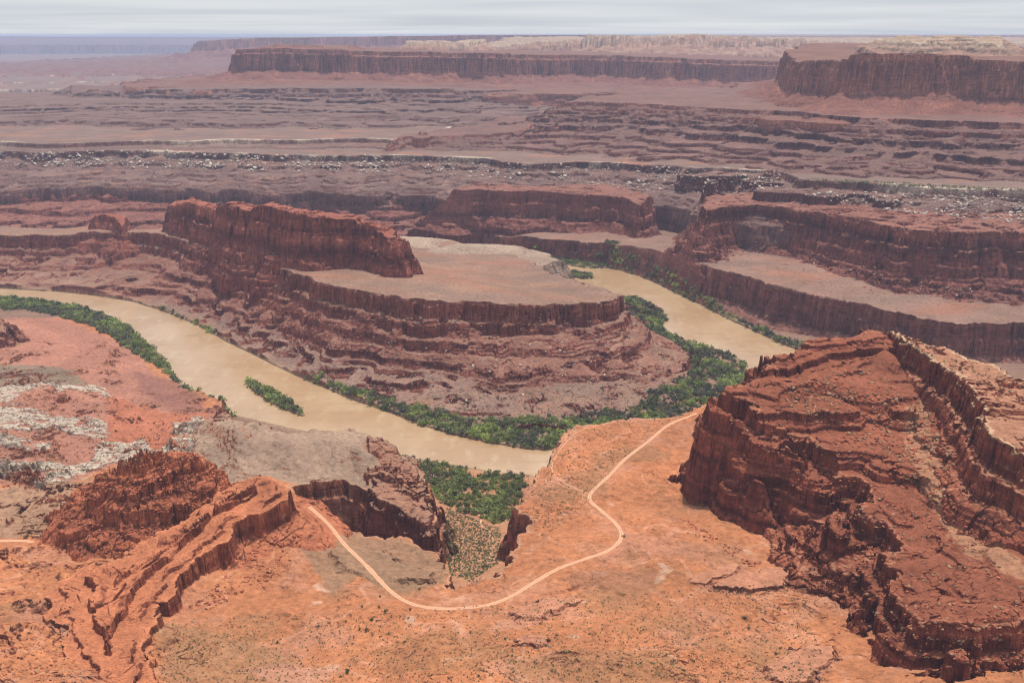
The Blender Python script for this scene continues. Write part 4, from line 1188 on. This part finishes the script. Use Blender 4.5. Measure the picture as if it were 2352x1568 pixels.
# ------------------------------------------------------------------ fallen rocks
def mat_stone():
    g = NT_('fallen_stone')
    col = g.n('ShaderNodeVertexColor', layer_name='Col').outputs[0]
    pos = g.n('ShaderNodeNewGeometry').outputs['Position']
    k = g.mr(g.noise(pos, .7, 5, .7), .3, .7, .7, 1.3, False)
    cc = g.n('ShaderNodeVectorMath', operation='SCALE')
    g.l(col, cc.inputs[0])
    g.l(k, cc.inputs[3])
    b = g.n('ShaderNodeBsdfPrincipled')
    g.l(cc.outputs[0], b.inputs['Base Color'])
    b.inputs['Roughness'].default_value = .95
    b.inputs['Specular IOR Level'].default_value = .1
    bp = g.n('ShaderNodeBump')
    bp.inputs['Strength'].default_value = .6
    g.l(g.noise(pos, 1.2, 5, .7), bp.inputs['Height'])
    g.l(bp.outputs[0], b.inputs['Normal'])
    g.l(b.outputs[0], g.out.inputs[0])
    return g.m
STONE = mat_stone()

def rock_proto(seed):
    r = np.random.default_rng(seed)
    bm = bmesh.new()
    dims = np.array([1, r.uniform(.6, .95), r.uniform(.4, .8)])
    for i in range(17):
        p = r.uniform(-1, 1, 3)
        k = np.abs(p).max()
        p = p / (k ** .75) * dims * r.uniform(.85, 1.0)
        bm.verts.new(p)
    res = bmesh.ops.convex_hull(bm, input=bm.verts[:])
    bmesh.ops.delete(bm, geom=[e for e in res['geom_interior'] if isinstance(e, bmesh.types.BMVert)], context='VERTS')
    bmesh.ops.triangulate(bm, faces=bm.faces[:])
    bm.verts.index_update()
    V = np.array([v.co[:] for v in bm.verts])
    T = np.array([[v.index for v in f.verts] for f in bm.faces])
    bm.free()
    return V, T
ROCKS = [rock_proto(500 + i) for i in range(10)]
HUE = dict(white=(.52, .45, .375), pinkgrey=(.42, .31, .25), brown=(.30, .17, .10), red=(.33, .11, .06), grey=(.20, .16, .14))
BME = {}
for hn, hc in HUE.items():
    for i in range(5):
        V, T = ROCKS[i]
        me = mesh_np('boulder', V, T, np.tile(np.array(hc), (len(V), 1)) * (.85 + .08 * i))
        me.materials.append(STONE)
        BME[hn, i] = me

def boulders(poly, n, s, hues, label, group):
    for p in sight(poly, n):
        o = bpy.data.objects.new('boulder', BME[random.choice(hues), random.randrange(5)])
        COLL.objects.link(o)
        r_ = s * random.choice((.6, .75, .9, 1.1, 1.6))
        o.location = (p[0], p[1], p[2] + .15 * r_)
        o.rotation_euler = (random.uniform(-.4, .4), random.uniform(-.4, .4), random.uniform(0, 6.28))
        o.scale = (r_, r_ * random.uniform(.7, 1), r_ * random.uniform(.7, 1.1))
        tag(o, label, 'boulder', group)

def rubble(poly, n, s, hues, label):
    q = inpoly(poly, n * 2)
    cl = perlin(q[:, 0], q[:, 1] * 2.5, 75, 73) + .6 * perlin(q[:, 0], q[:, 1] * 2.5, 25, 74)
    q = q[np.argsort(-(cl + rng.normal(0, .22, len(q))))[:n]]
    h = hits(q[:, 0], q[:, 1])
    h = h[~np.isnan(h[:, 0])]
    Vs, Ts, Cs = [], [], []
    off = 0
    for p in h:
        V, T = ROCKS[rng.integers(10)]
        e = Matrix.Rotation(rng.uniform(0, 6.28), 3, 'Z') @ Matrix.Rotation(rng.uniform(-.5, .5), 3, 'X')
        r_ = s * (.35 + rng.random() ** 3 * 1.5)
        Vs.append((V * r_) @ np.array(e).T + p + (0, 0, .1 * r_))
        Ts.append(T + off)
        Cs.append(np.tile(np.array(HUE[hues[rng.integers(len(hues))]]) * rng.uniform(.75, 1.15), (len(V), 1)))
        off += len(V)
    tag(link('rubble', mesh_np('rubble', np.concatenate(Vs), np.concatenate(Ts), np.concatenate(Cs)), STONE), label, 'rubble', kind='stuff')

CS1 = [(0, 352), (200, 350), (480, 356), (615, 362), (880, 366), (900, 395), (800, 398), (600, 392), (400, 388), (200, 385), (0, 382)]
CS2 = [(900, 362), (1048, 368), (1150, 380), (1280, 384), (1420, 384), (1580, 392), (1800, 402), (1830, 425), (1700, 450), (1480, 440), (1330, 418), (1200, 415), (1000, 400), (900, 398)]
CS3 = [(1900, 440), (2100, 445), (2352, 452), (2352, 515), (2250, 505), (2000, 480), (1850, 450)]
PS = [(760, 700), (900, 730), (1300, 720), (1430, 760), (1480, 860), (1400, 930), (1100, 950), (900, 900), (700, 820), (600, 780)]
RS = [(1780, 900), (1900, 850), (2000, 850), (2090, 900), (2180, 1000), (2200, 1080), (2080, 1080), (1950, 1000), (1840, 960)]
LS = [(690, 1190), (700, 1290), (560, 1360), (480, 1400), (430, 1400), (520, 1320), (600, 1240)]
boulders(CS1, 70, 6.0, ('white', 'pinkgrey'), 'pale angular boulder fallen below the left white rim', 'pale boulders below the left white rim')
boulders(CS2, 60, 5.0, ('white', 'pinkgrey'), 'pale boulder on the slope below the middle white rim', 'pale boulders below the middle white rim')
boulders(CS3, 40, 5.0, ('white', 'pinkgrey'), 'pale slab boulder on the slope below the right promontory', 'pale boulders below the right promontory')
boulders(PS, 60, 2.3, ('white', 'pinkgrey'), 'pale boulder fallen on the peninsula slope', 'pale boulders on the peninsula slope')
boulders(RS, 50, 2.1, ('brown', 'brown', 'red'), 'brown block lying on the slope beneath the rock fin', 'brown blocks beneath the rock fin')
boulders(LS, 20, 1.5, ('red',), 'red block fallen at the foot of the rock slab', 'red blocks at the foot of the rock slab')
rubble(CS1, 1300, 3.8, ('white', 'pinkgrey', 'white'), 'pale rubble strewn below the left white rim')
rubble(CS2, 1300, 3.4, ('white', 'pinkgrey', 'pinkgrey'), 'pale rubble strewn below the middle white rim')
rubble(CS3, 700, 3.2, ('white', 'pinkgrey'), 'pale rubble strewn below the right promontory')
rubble(PS, 1300, 1.5, ('pinkgrey', 'red', 'red', 'grey'), 'grey and red rubble strewn down the peninsula slope')
rubble(RS, 1700, 1.5, ('brown', 'brown', 'red', 'red'), 'brown rubble spread beneath the rock fin')
rubble(LS, 600, 1.2, ('red',), 'red rubble at the foot of the rock slab')
rubble([(300, 1070), (440, 1070), (500, 1140), (320, 1230), (190, 1240), (150, 1190), (220, 1110)], 700, 1.1, ('red',), 'red rubble over the rocky hump')
rubble([(0, 1280), (120, 1260), (180, 1400), (240, 1568), (0, 1568)], 700, .8, ('red', 'red', 'brown'), 'red rubble on the bottom left slope')
rubble([(1560, 1180), (1640, 1230), (1750, 1280), (1750, 1320), (1640, 1250), (1560, 1215)], 250, 1.0, ('red',), 'red rubble at the foot of the right cliff')
rubble([(900, 1400), (1850, 1340), (1900, 1568), (700, 1568)], 900, .4, ('red', 'brown', 'pinkgrey'), 'small stones over the orange ground below the road')
rubble([(1950, 1000), (2150, 1080), (2250, 1250), (2352, 1350), (2352, 1560), (2050, 1500), (1900, 1200), (1650, 950)], 2200, 1.1, ('red', 'red', 'brown'), 'red rubble over the right cliff ledges')
rubble([(1580, 560), (1750, 600), (1950, 660), (2150, 690), (2352, 680), (2352, 660), (2150, 650), (1950, 620), (1750, 570)], 500, 1.8, ('red', 'pinkgrey'), 'dark red rubble at the foot of the long cliff')
# ------------------------------------------------------------------ air, sky, sun, camera
SUN_EL, SUN_AZ = math.radians(70), math.radians(32)     # high, ahead of the viewer and slightly right
def sun_light():
    l = bpy.data.lights.new('sun', 'SUN')
    l.energy = 4.5
    l.angle = math.radians(3)
    l.color = (1.0, .94, .86)
    o = bpy.data.objects.new('sun', l)
    COLL.objects.link(o)
    d = Vector((math.sin(SUN_AZ) * math.cos(SUN_EL), math.cos(SUN_AZ) * math.cos(SUN_EL), math.sin(SUN_EL)))
    o.rotation_euler = d.to_track_quat('Z', 'Y').to_euler()
    o.location = d * 3000
sun_light()

def world():
    w = bpy.data.worlds.new('World')
    scene.world = w
    w.use_nodes = True
    t = w.node_tree
    t.nodes.clear()
    out = t.nodes.new('ShaderNodeOutputWorld')
    sky = t.nodes.new('ShaderNodeTexSky')
    sky.sky_type = 'NISHITA'
    sky.sun_disc = False
    sky.sun_elevation = SUN_EL
    sky.sun_rotation = SUN_AZ
    sky.altitude = 1800
    bs = t.nodes.new('ShaderNodeBackground')
    bs.inputs['Strength'].default_value = .1
    t.links.new(sky.outputs[0], bs.inputs['Color'])
    tc = t.nodes.new('ShaderNodeTexCoord')
    sep = t.nodes.new('ShaderNodeSeparateXYZ')
    t.links.new(tc.outputs['Generated'], sep.inputs[0])
    def M(op, a, b):
        n = t.nodes.new('ShaderNodeMath')
        n.operation = op
        for i, v in enumerate((a, b)):
            if hasattr(v, 'node'):
                t.links.new(v, n.inputs[i])
            else:
                n.inputs[i].default_value = v
        return n.outputs[0]
    zz = M('MAXIMUM', sep.outputs[2], .0)
    zz = M('ADD', zz, .035)
    cx = M('DIVIDE', sep.outputs[0], zz)
    cy = M('DIVIDE', sep.outputs[1], zz)
    cmb = t.nodes.new('ShaderNodeCombineXYZ')
    t.links.new(M('MULTIPLY', cx, .16), cmb.inputs[0])
    t.links.new(M('MULTIPLY', cy, .26), cmb.inputs[1])
    nz = t.nodes.new('ShaderNodeTexNoise')
    nz.inputs['Scale'].default_value = 1.0
    nz.inputs['Detail'].default_value = 6
    nz.inputs['Roughness'].default_value = .5
    nz.inputs['Distortion'].default_value = .4
    t.links.new(cmb.outputs[0], nz.inputs['Vector'])
    cr = t.nodes.new('ShaderNodeValToRGB')
    cr.color_ramp.elements[0].position = .28
    cr.color_ramp.elements[0].color = (.57, .61, .69, 1)
    cr.color_ramp.elements[1].position = .70
    cr.color_ramp.elements[1].color = (.82, .835, .86, 1)
    t.links.new(nz.outputs[0], cr.inputs[0])
    bc = t.nodes.new('ShaderNodeBackground')
    t.links.new(M('ADD', .96, M('MULTIPLY', M('POWER', M('MAXIMUM', sep.outputs[2], 0.0), 1.0), .2)), bc.inputs['Strength'])
    t.links.new(cr.outputs[0], bc.inputs['Color'])
    mx = t.nodes.new('ShaderNodeMixShader')
    mx.inputs[0].default_value = .88
    t.links.new(bs.outputs[0], mx.inputs[1])
    t.links.new(bc.outputs[0], mx.inputs[2])
    t.links.new(mx.outputs[0], out.inputs[0])
world()

def haze():
    me = bpy.data.meshes.new('haze')
    a, b, c, d, e, f = -26000, 26000, -400, 42500, -20, 612
    me.from_pydata([(a, c, e), (b, c, e), (b, d, e), (a, d, e), (a, c, f), (b, c, f), (b, d, f), (a, d, f)], [],
                   [(0, 3, 2, 1), (4, 5, 6, 7), (0, 1, 5, 4), (1, 2, 6, 5), (2, 3, 7, 6), (3, 0, 4, 7)])
    m = bpy.data.materials.new('haze_air')
    m.use_nodes = True
    t = m.node_tree
    t.nodes.clear()
    out = t.nodes.new('ShaderNodeOutputMaterial')
    v = t.nodes.new('ShaderNodeVolumePrincipled')
    v.inputs['Color'].default_value = (.60, .70, .98, 1)
    v.inputs['Density'].default_value = 3.6e-5
    v.inputs['Anisotropy'].default_value = .0
    t.links.new(v.outputs[0], out.inputs['Volume'])
    tag(link('haze', me, m), 'thin bluish haze filling the air over the canyon', 'haze', kind='stuff')
haze()

cam = bpy.data.cameras.new('camera')
cam.lens = 35
cam.sensor_width = 36
cam.clip_start = 1
cam.clip_end = 120000
co = bpy.data.objects.new('camera', cam)
COLL.objects.link(co)
co.location = (0, 0, EYE)
co.rotation_euler = (math.radians(90) - PIT, 0, 0)
scene.camera = co
scene.view_settings.view_transform = 'Standard'
scene.view_settings.look = 'None'
scene.view_settings.exposure = 0
scene.view_settings.gamma = 1
scene.cycles.max_bounces = 4
scene.cycles.diffuse_bounces = 2
scene.cycles.volume_bounces = 0
scene.cycles.use_denoising = True
scene.cycles.pixel_filter_type = 'BLACKMAN_HARRIS'
scene.cycles.filter_width = 1.15
